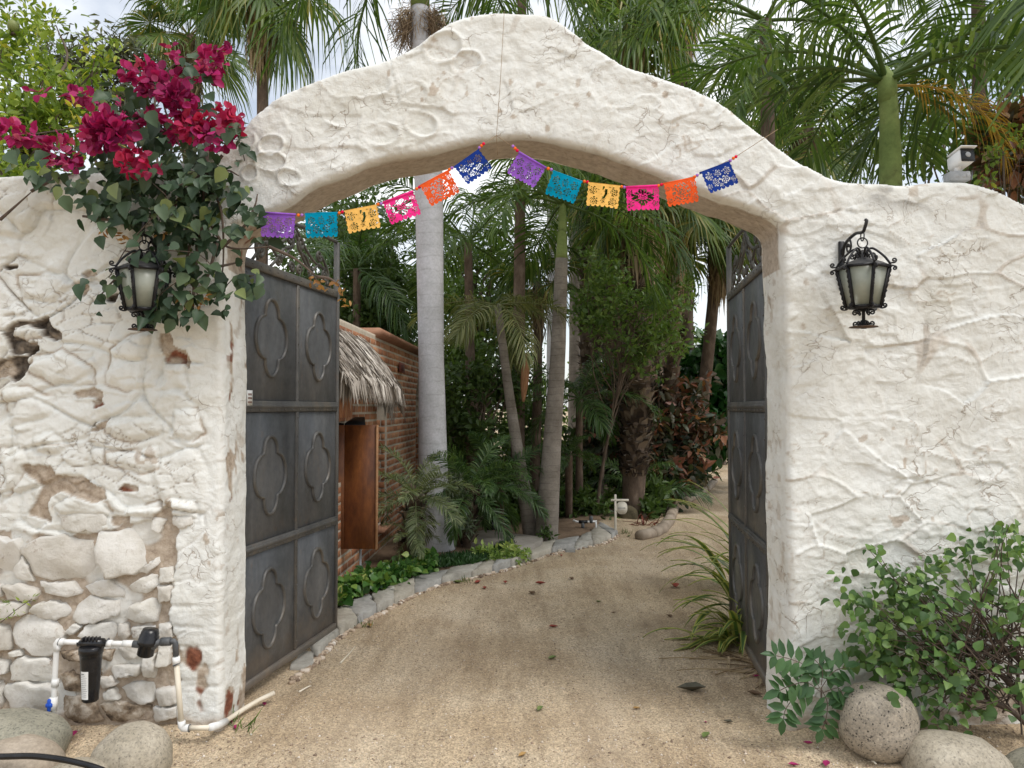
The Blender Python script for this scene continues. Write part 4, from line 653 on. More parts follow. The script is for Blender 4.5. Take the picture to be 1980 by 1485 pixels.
# bricks in the far reveals of the arched openings, sills
its = []
for c, hw, s, sp in OPN[:2]:
    for r in range(int((sp-s)/(BH+JT))):
        z = s+r*(BH+JT)+BH/2+.01
        for d0, d1 in (((-.02, -.12), (-.135, -.25)) if r % 2 else ((-.02, -.06), (-.075, -.19), (-.205, -.25))):
            p = bw(c+hw-.004, z, (d0+d1)/2); V, F = box((0, 0, 0), (abs(d1-d0), .014, BH), .003); Rz = np.array(Matrix.Rotation(math.atan2(BN[1], BN[0]), 3, 'Z')); its.append((V@Rz.T+p, F, random.random()))
    p = bw(c, s-.01, .02); V, F = box((0, 0, 0), (hw*2+.1, .14, .03), .006); Rz = np.array(Matrix.Rotation(ang, 3, 'Z')); mk('sill', V@Rz.T+p, F, M_CEM, t)
V, F, rn = join(its); mk('reveal_bricks', V, F, M_BRK, wl, rnd=rn, kind='stuff')
# soldier course over the hatch
for k in range(14): V, F = box((0, 0, 0), (.056, .03, .20), .004); mk('soldier_brick', V@Rz.T+bw(-.30+k*.068, 1.615, -.008), F, M_BRK, wl, rnd=np.full(len(V), random.random()))
# side, back and roof closing the body
V, F = box((0, 0, 0), (UL+1.0, 1.9, .12), 0); mk('roof_slab', V@Rz.T+bw(UL/2-.5, HB-.07, -1.22), F, M_CEM, t); V, F = box((0, 0, 0), (UL+1, .2, HB), 0); mk('back_wall', V@Rz.T+bw(UL/2-.5, HB/2, -2.1), F, M_MORT, t)
for u in (-.9, UL-.1): V, F = box((0, 0, 0), (.2, 1.75, HB-.15), 0); mk('end_wall', V@Rz.T+bw(u, HB/2-.07, -1.14), F, M_MORT, t)
# coping with a rolled edge
pr = [(-.30, 0), (-.30, .10), (.045, .10), (.075, .085), (.085, .06), (.075, .035), (.045, .02), (.012, 0)]; V = [bw(u, HB-.03+b_, a) for u in (1.62, 2.6, 3.8, UL) for a, b_ in pr]; n8 = len(pr)
cp = mk('coping', V, [[i*n8+j, i*n8+(j+1) % n8, (i+1)*n8+(j+1) % n8, (i+1)*n8+j] for i in range(3) for j in range(n8)]+[list(range(n8))[::-1], [3*n8+j for j in range(n8)]], M_CEM, t)
V, F = box((0, 0, 0), (.34, .012, .12), .003); sg = mk('plaque', V@Rz.T+bw(3.05, 2.10, .030), F, nmat('red plaque', [(.4, (.12, .03, .022)), (.6, (.18, .05, .035))], 10, .6, 0), t); V, F = box((0, 0, 0), (.28, .006, .07), .002); mk('plaque_panel', V@Rz.T+bw(3.05, 2.10, .037), F, nmat('dark red panel', [(.4, (.07, .015, .012)), (.6, (.10, .022, .018))], 10, .6, 0), sg)
# thatched canopy: layered straw on a sloping deck
def thatch():
    items = []; n = 6500; u = RNG.uniform(-1.0, 1.62, n); s = RNG.random(n)**.75
    def surf(uu, st): e = np.clip((uu-.95)/.68, 0, 1); return 2.47-(.62-.10*e)*st**1.7-.34*e**2.4, -.40+(.72-.10*e)*st
    for k in range(n):
        st, uu = s[k], u[k]; z, d = surf(uu, st); z2, d2 = surf(uu, min(1, st+.1)); e = np.clip((uu-.95)/.68, 0, 1); ln = random.uniform(.16, .32); w = random.uniform(.004, .011); dirv = unit(BN*(d2-d)+np.array([0, 0, z2-z])+BD*random.uniform(-.02, .02)+BD*.04*e*e); hang = sst(.75, 1., st)
        p0 = bw(uu, z+random.uniform(0, .035), d); p1 = p0+dirv*ln*.5+BN*random.uniform(0, .015); p2 = p0+dirv*ln*(1-.25*hang)+np.array([0, 0, -ln*.35*hang]); side = unit(np.cross(dirv, [random.uniform(-.5, .5), random.uniform(-.5, .5), 1]))*w
        items.append((np.array([p0-side, p0+side, p1+side*.9, p1-side*.9, p2]), [[0, 1, 2, 3], [3, 2, 4]], random.random()))
    for k in range(2200):
        uu = random.uniform(-1.0, 1.63); z, d = surf(uu, random.uniform(.86, 1.)); p0 = bw(uu, z+.02, d+random.uniform(-.06, .01)); ln = random.uniform(.10, .25)*(1 if random.random() < .8 else 1.35); w = random.uniform(.003, .007); q = p0+np.array([0, 0, -ln])+BN*random.uniform(-.03, .02)+BD*random.uniform(-.05, .05); items.append((np.array([p0-BD*w, p0+BD*w, (p0+q)/2+BN*.012, q]), [[0, 1, 2], [0, 2, 3], [1, 3, 2]], random.random()))
    return join(items)
V, F, rn = thatch(); m, n, b, o = new_mat('dry palm thatch'); at = node(n, 'ShaderNodeAttribute', attribute_name='rnd'); n.links.new(ramp(n, at.outputs['Fac'], [(0, (.13, .105, .085)), (.4, (.32, .28, .235)), (.8, (.48, .435, .38)), (1, (.66, .61, .54))]), b.inputs['Base Color']); b.inputs['Roughness'].default_value = .8; M_THA = m
mk('thatch', V, F, M_THA, t, rnd=rn, kind='stuff')
V = [bw(u, z, d) for u in (-1.0, 1.35) for d, z in ((-.36, 2.40), (.22, 1.92), (.22, 1.88), (-.36, 2.34))]; mk('thatch_deck', V, [[0, 1, 5, 4], [1, 2, 6, 5], [2, 3, 7, 6], [3, 0, 4, 7], [3, 2, 1, 0], [4, 5, 6, 7]], nmat('dark deck', [(.4, (.06, .045, .03)), (.6, (.10, .075, .05))], 10, .9, 0), t)
# wooden panel standing out from the hatch, on a post
m, n, b, o = new_mat('varnished reddish wood'); c = ramp(n, noise_tex(n, 2.6, 8, .75, stretch=(2.2, 2.2, .8)), [(.30, (.06, .020, .008)), (.45, (.13, .042, .014)), (.58, (.22, .075, .020)), (.74, (.40, .15, .04))]); n.links.new(c, b.inputs['Base Color']); b.inputs['Roughness'].default_value = .42; bump(n, b, noise_tex(n, 20, 5, .6, stretch=(6, 6, .4)), .2, .003); M_WOOD = m
M_WED = nmat('pale wood edge', [(.35, (.30, .15, .07)), (.65, (.44, .25, .13))], 9, .7, .2, .003)
wa, wb = P(648-42, 940, 6.75), P(727, 940, 6.75); zt, zb = P(700, 822, 6.75)[2], P(700, 1061, 6.75)[2]
tp = thing('wooden_hatch_panel', 'reddish brown wooden panel standing out from the brick wall', 'panel', (wb[0], 6.75, zb)); W3 = (wb[0]-wa[0])/2
for k in range(2): mk('plank', *box((wa[0]+W3*(k+.5), 6.75, (zt+zb)/2), (W3-.002, .032, zt-zb), .001), M_WOOD, tp)
mk('edge_strip', *box((wb[0]+.009, 6.745, (zt+zb)/2), (.016, .05, zt-zb+.004), .002), M_WED, tp); mk('post', *tube([P(697, 1062, 6.80), [P(697, 1062, 6.80)[0], 6.80, .02]], .011, 8), M_GPL, tp)
for zz in (zt-.12, zb+.14): mk('batten', *box(((wa[0]+wb[0])/2, 6.78, zz), (wb[0]-wa[0]-.05, .02, .06), .002), M_WED, tp)
hb = thing('meter_box', 'black sloping box top showing above the wooden panel', 'box', (wa[0], 6.95, zt)); p = [P(630, 815, 6.85), P(707, 823, 6.85), P(705, 806, 7.25), P(630, 806, 7.25)]; mk('lid', *join([(np.array(p+[q-np.array([0, 0, .02]) for q in p]), [[0, 1, 2, 3], [7, 6, 5, 4], [0, 4, 5, 1], [1, 5, 6, 2], [2, 6, 7, 3], [3, 7, 4, 0]])]), M_BLK, hb); mk('case', *box((wa[0]+.13, 7.03, zt-.15), (.30, .36, .26), .01), M_BLK, hb)
# ================================================================ raised bed, kerb of flat stones, concrete apron
ZK = .065
outer = crom([G(*p, ZK)[:2] for p in ((560, 1300), (612, 1258), (650, 1222), (700, 1190), (755, 1160), (810, 1133), (862, 1116), (905, 1106), (945, 1096), (985, 1084), (1022, 1072), (1060, 1061), (1100, 1053), (1140, 1046), (1172, 1038), (1195, 1026))], 10)
inner = crom([G(*p, ZK)[:2] for p in ((535, 1262), (580, 1228), (640, 1180), (700, 1154), (755, 1134), (808, 1111), (860, 1100), (905, 1094), (935, 1086), (965, 1073), (1000, 1060), (1040, 1048), (1085, 1041), (1125, 1034), (1148, 1023), (1160, 1008))], 10)
sl_ = [np.concatenate([[0], np.cumsum(np.linalg.norm(np.diff(c, axis=0), axis=1))]) for c in (outer, inner)]; LO = sl_[0][-1]; LI = sl_[1][-1]
def edge_at(which, t): c, s, L_ = ((outer, sl_[0], LO), (inner, sl_[1], LI))[which]; return np.array([np.interp(t*L_, s, c[:, 0]), np.interp(t*L_, s, c[:, 1])])
M_SLATE = []
for k, (a, b_, c_) in enumerate((((.29, .27, .23), (.40, .38, .33), (.48, .45, .39)), ((.32, .29, .235), (.43, .395, .325), (.52, .475, .40)), ((.26, .255, .235), (.36, .35, .325), (.44, .43, .395)))): M_SLATE.append(nmat('flagstone %s' % ('grey', 'buff', 'blue')[k], [(.3, a), (.5, b_), (.7, c_)], 6, .85, .5, .008, fine=(30, .5, (.6, .6, .6), (1.1, 1.1, 1.1))))
kb = thing('stone_kerb', 'curving kerb of flat flagstones edging the planted bed', 'kerb', (*edge_at(0, .2), 0))
def slab(nm, pts, z0, z1, m, par, sub=5):
    p = np.asarray(pts)[:, :2]; c = p.mean(0); per = np.concatenate([p, p[:1]]); o_ = []
    for a, b_ in zip(per[:-1], per[1:]):
        for s in np.arange(sub)/sub: o_.append(a+(b_-a)*s+.008*RNG.normal(size=2)*(s > 0))
    o_ = np.array(o_); nn = len(o_); o_ = c+(o_-c)*.985; tl = RNG.normal(0, .004, 2); zt_ = z1+(o_-c)@tl*2+.003*RNG.normal(size=nn); ins = c+(o_-c)*.93
    V = np.concatenate([np.c_[o_, np.full(nn, z0)], np.c_[o_, zt_-.004], np.c_[ins, z1+(ins-c)@tl*2+.003], [[*c, z1+.004]]]); i = np.arange(nn); k = (i+1) % nn
    return mk(nm, V, [np.concatenate([np.stack([i, k, nn+k, nn+i], 1), np.stack([nn+i, nn+k, 2*nn+k, 2*nn+i], 1)]), np.stack([2*nn+i, 2*nn+k, np.full(nn, 3*nn)], 1)], m, par)
ts = [.07]; 
while ts[-1] < .985: ts.append(min(1, ts[-1]+random.uniform(.04, .085)))
for k, (a, b_) in enumerate(zip(ts[:-1], ts[1:])):
    if b_-a < .008: continue
    sh = random.uniform(-.006, .006); q = [edge_at(0, a), edge_at(0, b_), edge_at(1, min(1, b_+sh)), edge_at(1, max(0, a+sh))]
    slab('flagstone', q, -.02, ZK+random.uniform(-.006, .008), M_SLATE[k % 3], kb)
# rubble under the kerb edge
its = []
for k in range(620):
    tt = random.random(); p = edge_at(0, tt); nrm = unit(edge_at(0, tt)-edge_at(1, tt)); p = p+nrm*random.uniform(-.015, .06); s = random.uniform(.008, .036); V, F = box((0, 0, 0), (s*random.uniform(.8, 1.8), s, s*random.uniform(.5, 1)), s*.18, Matrix.Rotation(random.uniform(0, 3), 3, 'Z') @ Matrix.Rotation(random.uniform(-.5, .5), 3, 'X')); its.append((V+[*p, gz(*p)+s*.2], F, random.random()))
V, F, rn = join(its); mk('kerb_rubble', V, F, gm, kb, rnd=rn, kind='stuff')
for k, (lbl, q) in enumerate((('large loose flat stone on the sand below the kerb tip', [(1098, 1050), (1130, 1048), (1137, 1056), (1112, 1060)]), ('small loose flat stone nearest the kerb tip shrub', [(1072, 1058), (1088, 1054), (1092, 1062), (1078, 1065)]), ('narrow loose flat stone between two others below the kerb', [(1092, 1060), (1108, 1060), (1112, 1064), (1094, 1064)]), ('wide slab under the open left gate leaf corner', [(560, 1292), (600, 1291), (612, 1262), (585, 1262)]))):
    s = slab('flat_stone', [G(*p, .02) for p in q], -.02, .03, M_SLATE[k % 3], None, 4); setp(s, lbl, 'stone', 'loose flat stones')
# bed soil and concrete apron
bp = [edge_at(1, x) for x in np.linspace(0, 1, 60)]; soil = np.concatenate([bp, [G(1185, 985, .05)[:2], G(1180, 940, .05)[:2], [-1.0, 20], [-1.52, 12], [-1.52, 6.0], [-1.5, 5.3]]])
m_soil = nmat('bed soil', [(.3, (.10, .065, .04)), (.5, (.20, .135, .085)), (.7, (.30, .21, .14))], 3, .95, .6, .02, bscale=40)
xs_, ys_ = np.arange(-1.6, 3.2, .06), np.arange(4.9, 20, .06); X, Y = np.meshgrid(xs_, ys_, indexing='ij'); ins = inpoly(X[:-1, :-1]+.03, Y[:-1, :-1]+.03, soil); ix = np.arange(X.size).reshape(X.shape); i, j = np.nonzero(ins); Zs = gz(X, Y)+.055+.02*fbm(X*3, Y*3, 140, 3)
setp(mk('bed_ground', np.stack([X, Y, Zs], -1).reshape(-1, 3), [np.stack([ix[i, j], ix[i+1, j], ix[i+1, j+1], ix[i, j+1]], 1)], m_soil, smooth=True), 'bare soil of the planted bed', None, None, 'structure')
ap = slab('concrete_apron', [G(*p, .09) for p in ((880, 1032), (935, 1024), (985, 1032), (1052, 1040), (1046, 1052), (1000, 1068), (950, 1060), (890, 1050))], .0, .105, nmat('weathered concrete', [(.3, (.24, .215, .18)), (.6, (.34, .31, .27))], 5, .9, .4, .006, fine=(35, .5, (.65, .65, .65), (1.05, 1.05, 1.05))), None, 6); setp(ap, 'weathered concrete pad behind the pale leafy shrub', 'pavement', None, 'structure')
# ================================================================ small hanging sign
M_WPT = nmat('cream painted wood', [(.35, (.66, .61, .50)), (.65, (.74, .70, .60))], 10, .6, .1)
YS = G(1190, 1021, .09)[1]; b0 = P(1190, 1021, YS); t = thing('hanging_sign', 'small cream post sign at the tip of the kerb', 'sign', b0); pz = lambda x, y: P(x, y, YS)
mk('post', *box((b0[0], YS, (b0[2]+pz(1190, 956)[2])/2-.05), (.027, .027, pz(1190, 956)[2]-b0[2]+.1), .004), M_WPT, t); a, b_ = pz(1181, 967), pz(1215.5, 967); mk('arm', *box(((a+b_)/2+[0, -.003, 0]), (b_[0]-a[0], .024, .027), .004), M_WPT, t)
c = pz(1202.5, 982); th = np.arange(40)*2*np.pi/40; ou = np.stack([np.sign(np.cos(th))*np.abs(np.cos(th))**.75*.068, np.sign(np.sin(th))*np.abs(np.sin(th))**.75*.079], 1); V = np.concatenate([np.c_[ou[:, 0], np.full(40, -.008), ou[:, 1]], np.c_[ou[:, 0], np.full(40, .008), ou[:, 1]]])+c; i = np.arange(40); k = (i+1) % 40
bd = mk('board', V, [np.stack([i, k, 40+k, 40+i], 1), np.arange(40)[None, ::-1], np.arange(40, 80)[None]], M_WPT, t)
for x in (-.035, .035): mk('hook', *tube([c+[x, 0, .072], c+[x, 0, .095]], .002, 5), M_BLK, t)
x = -.048
for w in (.010, .008, .009, .005, .010, .009, .008, .010): mk('letter', *box(c+[x+w/2, -.0095, .0], (w, .002, .012), 0), M_GPL, bd); x += w+.003
x = -.030
for w in (.007, .008, .005, .008, .006, .008): mk('letter', *box(c+[x+w/2, -.0095, -.024], (w, .002, .005), 0), M_GPL, bd); x += w+.003
# irrigation stub behind the sign and a black uplighter
t = thing('irrigation_valve', 'low white and black irrigation pipe stub left of the little sign', 'pipe', G(1140, 1022, .06)); YI = G(1140, 1022, .06)[1]; q = lambda x, y: P(x, y, YI)
mk('pipe', *tube([q(1108, 1006), q(1116, 1009), q(1154, 1008)], .014, 8), M_PVC, t, smooth=True); mk('pipe', *tube([q(1152, 1008), q(1153, 1024)], .013, 8), M_PVC, t, smooth=True); mk('valve', *tube([q(1119, 1009), q(1136, 1009)], .022, 8), M_BPL, t); mk('valve_cap', *lathe([(.0001, .05), (.022, .045), (.026, .0), (.02, -.04), (.0001, -.045)], 12, q(1143, 1005)), M_GPV, t); mk('riser', *tube([q(1127, 1010), q(1127, 1025)], .022, 8), M_GPV, t)
t = thing('garden_light', 'black box uplighter standing on the concrete pad', 'light', G(951, 1025, .10)); p0 = G(951, 1025, .10); mk('case', *box(p0+[0, .03, .06], (.15, .12, .11), .008), M_BPL, t); mk('bracket', *box(p0+[-.05, .03, .118], (.012, .03, .02), .002), M_GPL, t)
# timber edging far up the drive
M_LOG = nmat('weathered timber', [(.3, (.20, .155, .11)), (.6, (.36, .295, .225)), (.8, (.44, .37, .29))], 5, .85, .4, .006, stretch=(1, 1, 1))
for lbl, pts, r in (('short timber edging log at the bend of the drive', [(1262, 1012), (1283, 1004), (1297, 992)], .075), ('upright weathered log end at the inner bend', [(1296, 990), (1303, 965)], .075), ('long pale timber rail edging the far drive', [(1325, 951), (1345, 944), (1366, 935), (1381, 925)], .07), ('dark low log by the red bromeliad', [(1236, 1016), (1264, 1011)], .07)):
    pp = [G(x, y, .16 if r > .05 else .1) for x, y in pts]; pp = crom(pp, 5) if len(pp) > 2 else np.array(pp); pp[:, 2] = gz(pp[:, 0], pp[:, 1])+.045
    rr_ = r*(1+.06*np.sin(np.arange(len(pp))*1.7)); setp(mk('timber_log', *tube(pp, rr_, 12), M_LOG, smooth=True), lbl, 'log', 'timber logs edging the drive')
# ================================================================ vegetation makers
HEART = (np.array([(0, 0, 0), (.33, .14, .07), (.42, .38, .10), (.24, .72, .04), (0, 1, -.08), (-.24, .72, .04), (-.42, .38, .10), (-.33, .14, .07), (0, .42, -.01)]), np.array([(0, 1, 8), (1, 2, 8), (2, 3, 8), (3, 4, 8), (4, 5, 8), (5, 6, 8), (6, 7, 8), (7, 0, 8)]))
OVATE = (np.array([(0, 0, 0), (.22, .30, .05), (.20, .65, .03), (0, 1, -.08), (-.20, .65, .03), (-.22, .30, .05), (0, .48, -.015)]), np.array([(0, 1, 6), (1, 2, 6), (2, 3, 6), (3, 4, 6), (4, 5, 6), (5, 0, 6)]))
LANCE = (np.array([(0, 0, 0), (.12, .42, .03), (0, 1, -.10), (-.12, .42, .03), (0, .45, -.01)]), np.array([(0, 1, 4), (1, 2, 4), (2, 3, 4), (3, 0, 4)]))
def leaves(tpl, pos, dy, nrm, size, rnd=None):
    n = len(pos); dy = unit(dy); x = unit(np.cross(dy, nrm)); z = np.cross(x, dy); T, F = tpl; size = np.broadcast_to(size, (n,)); wv = RNG.uniform(.75, 1.2, n)
    V = pos[:, None]+size[:, None, None]*(T[None, :, 0:1]*wv[:, None, None]*x[:, None]+T[None, :, 1:2]*dy[:, None]+T[None, :, 2:3]*RNG.uniform(.3, 2.4, n)[:, None, None]*z[:, None])
    Fi = (F[None]+np.arange(n)[:, None, None]*len(T)).reshape(-1, 3); r = RNG.random(n) if rnd is None else rnd
    return V.reshape(-1, 3), [Fi], np.repeat(r, len(T))
def blob_pts(blobs, dens=1.0):
    """blobs: (px, py, rx_px, ry_px, Y, depth_m, count) -> cluster centres spread through the volume"""
    out = []
    for px, py, rx, ry, Y, dm, cnt in blobs:
        c = P(px, py, Y); d = unit(RNG.normal(size=(int(cnt*dens), 3)))*(RNG.random(int(cnt*dens))[:, None]**.45); d = d*(1+.25*RNG.normal(size=(len(d), 1)))
        out.append(c+d*np.array([rx*Y/FPX, dm, ry*Y/FPX]))
    return np.concatenate(out)
def clustered(ctr, k, spread, size, tpl, up=.35, droop=0., flat=.6):
    n = len(ctr)*k; c = np.repeat(ctr, k, 0); d = unit(RNG.normal(size=(n, 3))+[0, 0, up]); pos = c+d*spread*RNG.random((n, 1)); dy = d+RNG.normal(size=(n, 3))*.35-np.array([0, 0, droop]); nr = unit(RNG.normal(size=(n, 3))*(1-flat)+np.array([0, -.25, 1.])*flat)
    s = size*RNG.uniform(.55, 1.25, n); base = np.repeat(RNG.random(len(ctr)), k); return leaves(tpl, pos, dy, nr, s, np.clip(.55*base+.45*RNG.random(n), 0, 1))
def limbs(base, ctr, r0, nb, top=None):
    base = np.asarray(base, float); its = []; c = ctr.mean(0) if top is None else np.asarray(top, float); fork = base+(c-base)*.55
    its.append(tube(crom([base-[0, 0, .1], base+(fork-base)*.5+RNG.normal(size=3)*[.05, .05, 0], fork, c], 5), np.linspace(r0, r0*.45, 16), 8))
    for p in ctr[RNG.choice(len(ctr), min(nb, len(ctr)), replace=False)]:
        s = base+(c-base)*RNG.uniform(.4, 1.0); mid = (s+p)/2+RNG.normal(size=3)*.08*np.linalg.norm(p-s); its.append(tube(crom([s, mid, p], 4), np.linspace(r0*.32, r0*.07, 9), 5, False))
    return join(its)
ROUND = (np.array([(0, 0, 0), (.30, .18, .09), (.43, .48, .13), (.28, .80, .06), (0, .98, -.04), (-.28, .80, .06), (-.43, .48, .13), (-.30, .18, .09), (0, .5, -.03)]), HEART[1])
THIN = (LANCE[0]*[.35, 1, 1], LANCE[1])
M_BARK = nmat('grey brown bark', [(.3, (.07, .052, .038)), (.55, (.14, .105, .078)), (.75, (.22, .175, .135))], 9, .9, .5, .01, stretch=(1, 1, .4))
M_TWIG = nmat('twig bark', [(.3, (.06, .042, .032)), (.7, (.15, .11, .085))], 20, .9, .3, .003)
G_DARK = leafmat('dark evergreen leaf', [(0, (.040, .072, .020)), (.5, (.078, .135, .036)), (1, (.14, .21, .060))], .32); G_MID = leafmat('mid green leaf', [(0, (.060, .110, .026)), (.5, (.120, .200, .048)), (1, (.22, .31, .085))], .40); G_BIG = leafmat('glossy green leaf', [(0, (0.018, 0.068, 0.018)), (.6, (0.045, 0.143, 0.036)), (1, (0.090, 0.210, 0.053))], .25, .32)
G_CIT = leafmat('yellow green leaf', [(0, (0.083, 0.143, 0.022)), (.5, (0.188, 0.277, 0.042)), (.85, (0.360, 0.435, 0.068)), (1, (0.630, 0.570, 0.090))], .35); G_BOU = leafmat('bougainvillea leaf', [(0, (.022, .045, .022)), (.5, (.042, .080, .040)), (.92, (.090, .135, .070)), (1, (.19, .23, .08))], .2, .5); G_BUSH = leafmat('fresh bush leaf', [(0, (.055, .115, .035)), (.5, (.11, .205, .055)), (.90, (.21, .32, .09)), (1, (.46, .48, .10))], .30, .45)
G_COP = leafmat('copperleaf', [(0, (.025, .045, .025)), (.35, (.060, .080, .045)), (.55, (.11, .075, .045)), (.72, (.23, .085, .055)), (.88, (.36, .17, .09)), (1, (.50, .38, .24))], .25, .4); G_MAN = leafmat('greyish drooping leaf', [(0, (0.060, 0.075, 0.042)), (.6, (0.128, 0.143, 0.075)), (1, (0.240, 0.232, 0.120))], .25); G_VAR = leafmat('cream green leaf', [(0, (0.105, 0.195, 0.045)), (.5, (0.300, 0.420, 0.105)), (1, (0.690, 0.720, 0.255))], .3); G_POT = leafmat('pothos leaf', [(0, (0.030, 0.090, 0.021)), (.6, (0.083, 0.195, 0.038)), (.9, (0.210, 0.330, 0.075)), (1, (0.510, 0.540, 0.180))], .25, .35)
G_PALM = leafmat('palm frond', [(0, (.040, .080, .020)), (.5, (.085, .150, .036)), (1, (.17, .24, .070))], .42, .4); G_PALD = leafmat('deep palm frond', [(0, (.034, .072, .024)), (.6, (.070, .135, .042)), (1, (.13, .20, .065))], .36, .38); G_PALY = leafmat('yellowing palm frond', [(0, (.10, .12, .045)), (.5, (.17, .19, .075)), (1, (.27, .27, .12))], .35, .5); G_DEAD = leafmat('dying ochre frond', [(0, (0.300, 0.165, 0.027)), (.5, (0.510, 0.300, 0.045)), (1, (0.600, 0.390, 0.105))], .4, .6); G_FAN = leafmat('fan palm leaf', [(0, (0.045, 0.090, 0.027)), (.5, (0.105, 0.173, 0.048)), (.85, (0.195, 0.247, 0.075)), (1, (0.360, 0.315, 0.105))], .40, .42); G_SAGE = leafmat('grey green date palm', [(0, (.08, .11, .05)), (.6, (.155, .195, .09)), (1, (.26, .29, .14))], .28, .45); M_STRAW = leafmat('dead straw', [(0, (0.150, 0.098, 0.060)), (.5, (0.330, 0.232, 0.143)), (1, (0.540, 0.420, 0.285))], .15, .8)
def broadleaf(name, label, cat, base, blobs, k, spread, size, tpl, m, r0=.06, nb=14, group=None, up=.35, droop=0., bark=None, flat=.6, dens=1.0):
    ctr = blob_pts(blobs, dens); base = np.array([base[0], base[1], float(gz(base[0], base[1]))]); t = thing(name, label, cat, base, group)
    V, F = limbs(base, ctr, r0, nb); mk('trunk' if 'tree' in name else 'stems', V, F, bark or M_BARK, t, smooth=True)
    V, F, rn = clustered(ctr, k, spread, size, tpl, up, droop, flat); mk('crown' if 'tree' in name else 'foliage', V, F, m, t, rnd=rn); return t
# ---- palm fronds
def pinnate(L_, e0, e1, nl, ll, lw, droop, seed=0, bare=.14, plume=.25, cst=.3):
    rg = np.random.default_rng(seed); N = 24; t = np.linspace(0, 1, N); ph = e0+(e1-e0)*t**1.3; st = np.stack([np.cos(ph), np.zeros(N), np.sin(ph)], 1)*L_/(N-1); p = np.concatenate([[[0, 0, 0]], np.cumsum(st[:-1], 0)]); p[:, 1] = .05*L_*np.sin(t*2.2+seed)*t
    V, F = tube(p, np.linspace(.014, .003, N)*L_/1.6*1.2, 5, False); its = [(V, F, .75)]
    for side in (-1, 1):
        tl = bare+(1-bare)*(np.arange(nl)+rg.uniform(-.3, .3, nl))/nl; tl = np.clip(tl, bare*.9, .995); pos = np.stack([np.interp(tl, t, p[:, q]) for q in range(3)], 1); pa = np.interp(tl, t, ph); tan = np.stack([np.cos(pa), np.zeros(nl), np.sin(pa)], 1); nrm = np.stack([-np.sin(pa), np.zeros(nl), np.cos(pa)], 1)
        s = (tl-bare)/(1-bare); ln = ll*(np.sin(np.pi*(.12+.80*s))**.7)*rg.uniform(.85, 1.1, nl); a = .45+.75*s**1.5; d = unit(tan*np.sin(a)[:, None]+np.array([0, side, 0])*np.cos(a)[:, None]+nrm*(cst+plume*rg.normal(size=nl))[:, None]); dr = droop*rg.uniform(.6, 1.3, nl)
        z = np.array([0, 0, 1.]); p1 = pos+d*(ln*.45)[:, None]-z*(dr*ln*.10)[:, None]; p2 = pos+d*(ln*.80)[:, None]-z*(dr*ln*.42)[:, None]; p3 = pos+d*(ln*.93)[:, None]-z*(dr*ln*.80)[:, None]; w = unit(np.cross(d, nrm+.3*rg.normal(size=(nl, 3))))*lw
        Vl = np.stack([pos-w*.35, pos+w*.35, p1-w, p1+w, p2-w*.75, p2+w*.75, p3], 1).reshape(-1, 3); b_ = np.arange(nl)[:, None]*7
        its.append((Vl, [np.concatenate([b_+[0, 1, 3, 2], b_+[2, 3, 5, 4]]), b_+np.array([4, 5, 6])], np.repeat(rg.random(nl), 7)))
    return join(its)
def fan(R_, pl, e0, droop, seed=0, nseg=38, span=150, split=.55, hang=.5):
    rg = np.random.default_rng(seed); N = 8; t = np.linspace(0, 1, N); ph = e0-.35*t**2; st = np.stack([np.cos(ph), 0*t, np.sin(ph)], 1)*pl/(N-1); p = np.concatenate([[[0, 0, 0]], np.cumsum(st[:-1], 0)]); V, F = tube(p, np.linspace(.016, .009, N), 5, False); its = [(V, F, .9)]
    c = p[-1]; u = unit(np.array([math.cos(ph[-1]), 0, math.sin(ph[-1])])); v = np.array([0, 1., 0]); nn = np.cross(u, v); nn = nn if nn[2] > 0 else -nn
    th = np.linspace(-R(span), R(span), nseg); dth = th[1]-th[0]; z = np.array([0, 0, 1.])
    for a in th:
        d = u*math.cos(a)+v*math.sin(a); sd = -u*math.sin(a)+v*math.cos(a); ll = R_*(1-.16*abs(a)/R(span))*rg.uniform(.92, 1.06); w = ll*split*math.tan(dth/2)*1.02; dr = droop*rg.uniform(.7, 1.4); bend = lambda r: -z*dr*R_*(r/R_)**2.4+nn*(.10*R_*math.cos(a*1.0)*(r/R_))
        pm = c+d*ll*split+bend(ll*split); pe = c+d*ll*.80+bend(ll*.80); pt = c+d*ll*.97+bend(ll)-z*hang*dr*R_; f = nn*ll*.018
        V = [c, pm-sd*w, pm+f*1.5, pm+sd*w, pe-sd*w*.50, pe+f, pe+sd*w*.50, pt]; its.append((np.array(V), [[0, 1, 2], [0, 2, 3], [1, 4, 5, 2], [2, 5, 6, 3], [4, 7, 5], [5, 7, 6]], rg.random()))
    return join(its)
def frondset(kind, m, name, n=6, **k):
    out = []
    for i in range(n):
        s = i/(n-1); 
        if kind == 'pin': V, F, rn = pinnate(k['L'], R(k['hi']+(k['lo']-k['hi'])*s), R(k['hi']+(k['lo']-k['hi'])*s-k['arch']), k['nl'], k['ll'], k['lw'], k['droop'], 50+i, k.get('bare', .14), k.get('plume', .2), k.get('cst', .3))
        else: V, F, rn = fan(k['R'], k['pl'], R(k['hi']+(k['lo']-k['hi'])*s), k['droop']*(1+.6*s), 70+i, k.get('nseg', 38), k.get('span', 150), k.get('split', .55), k.get('hang', .5))
        out.append(mesh(name, V, F, m, rnd=rn))
    return out
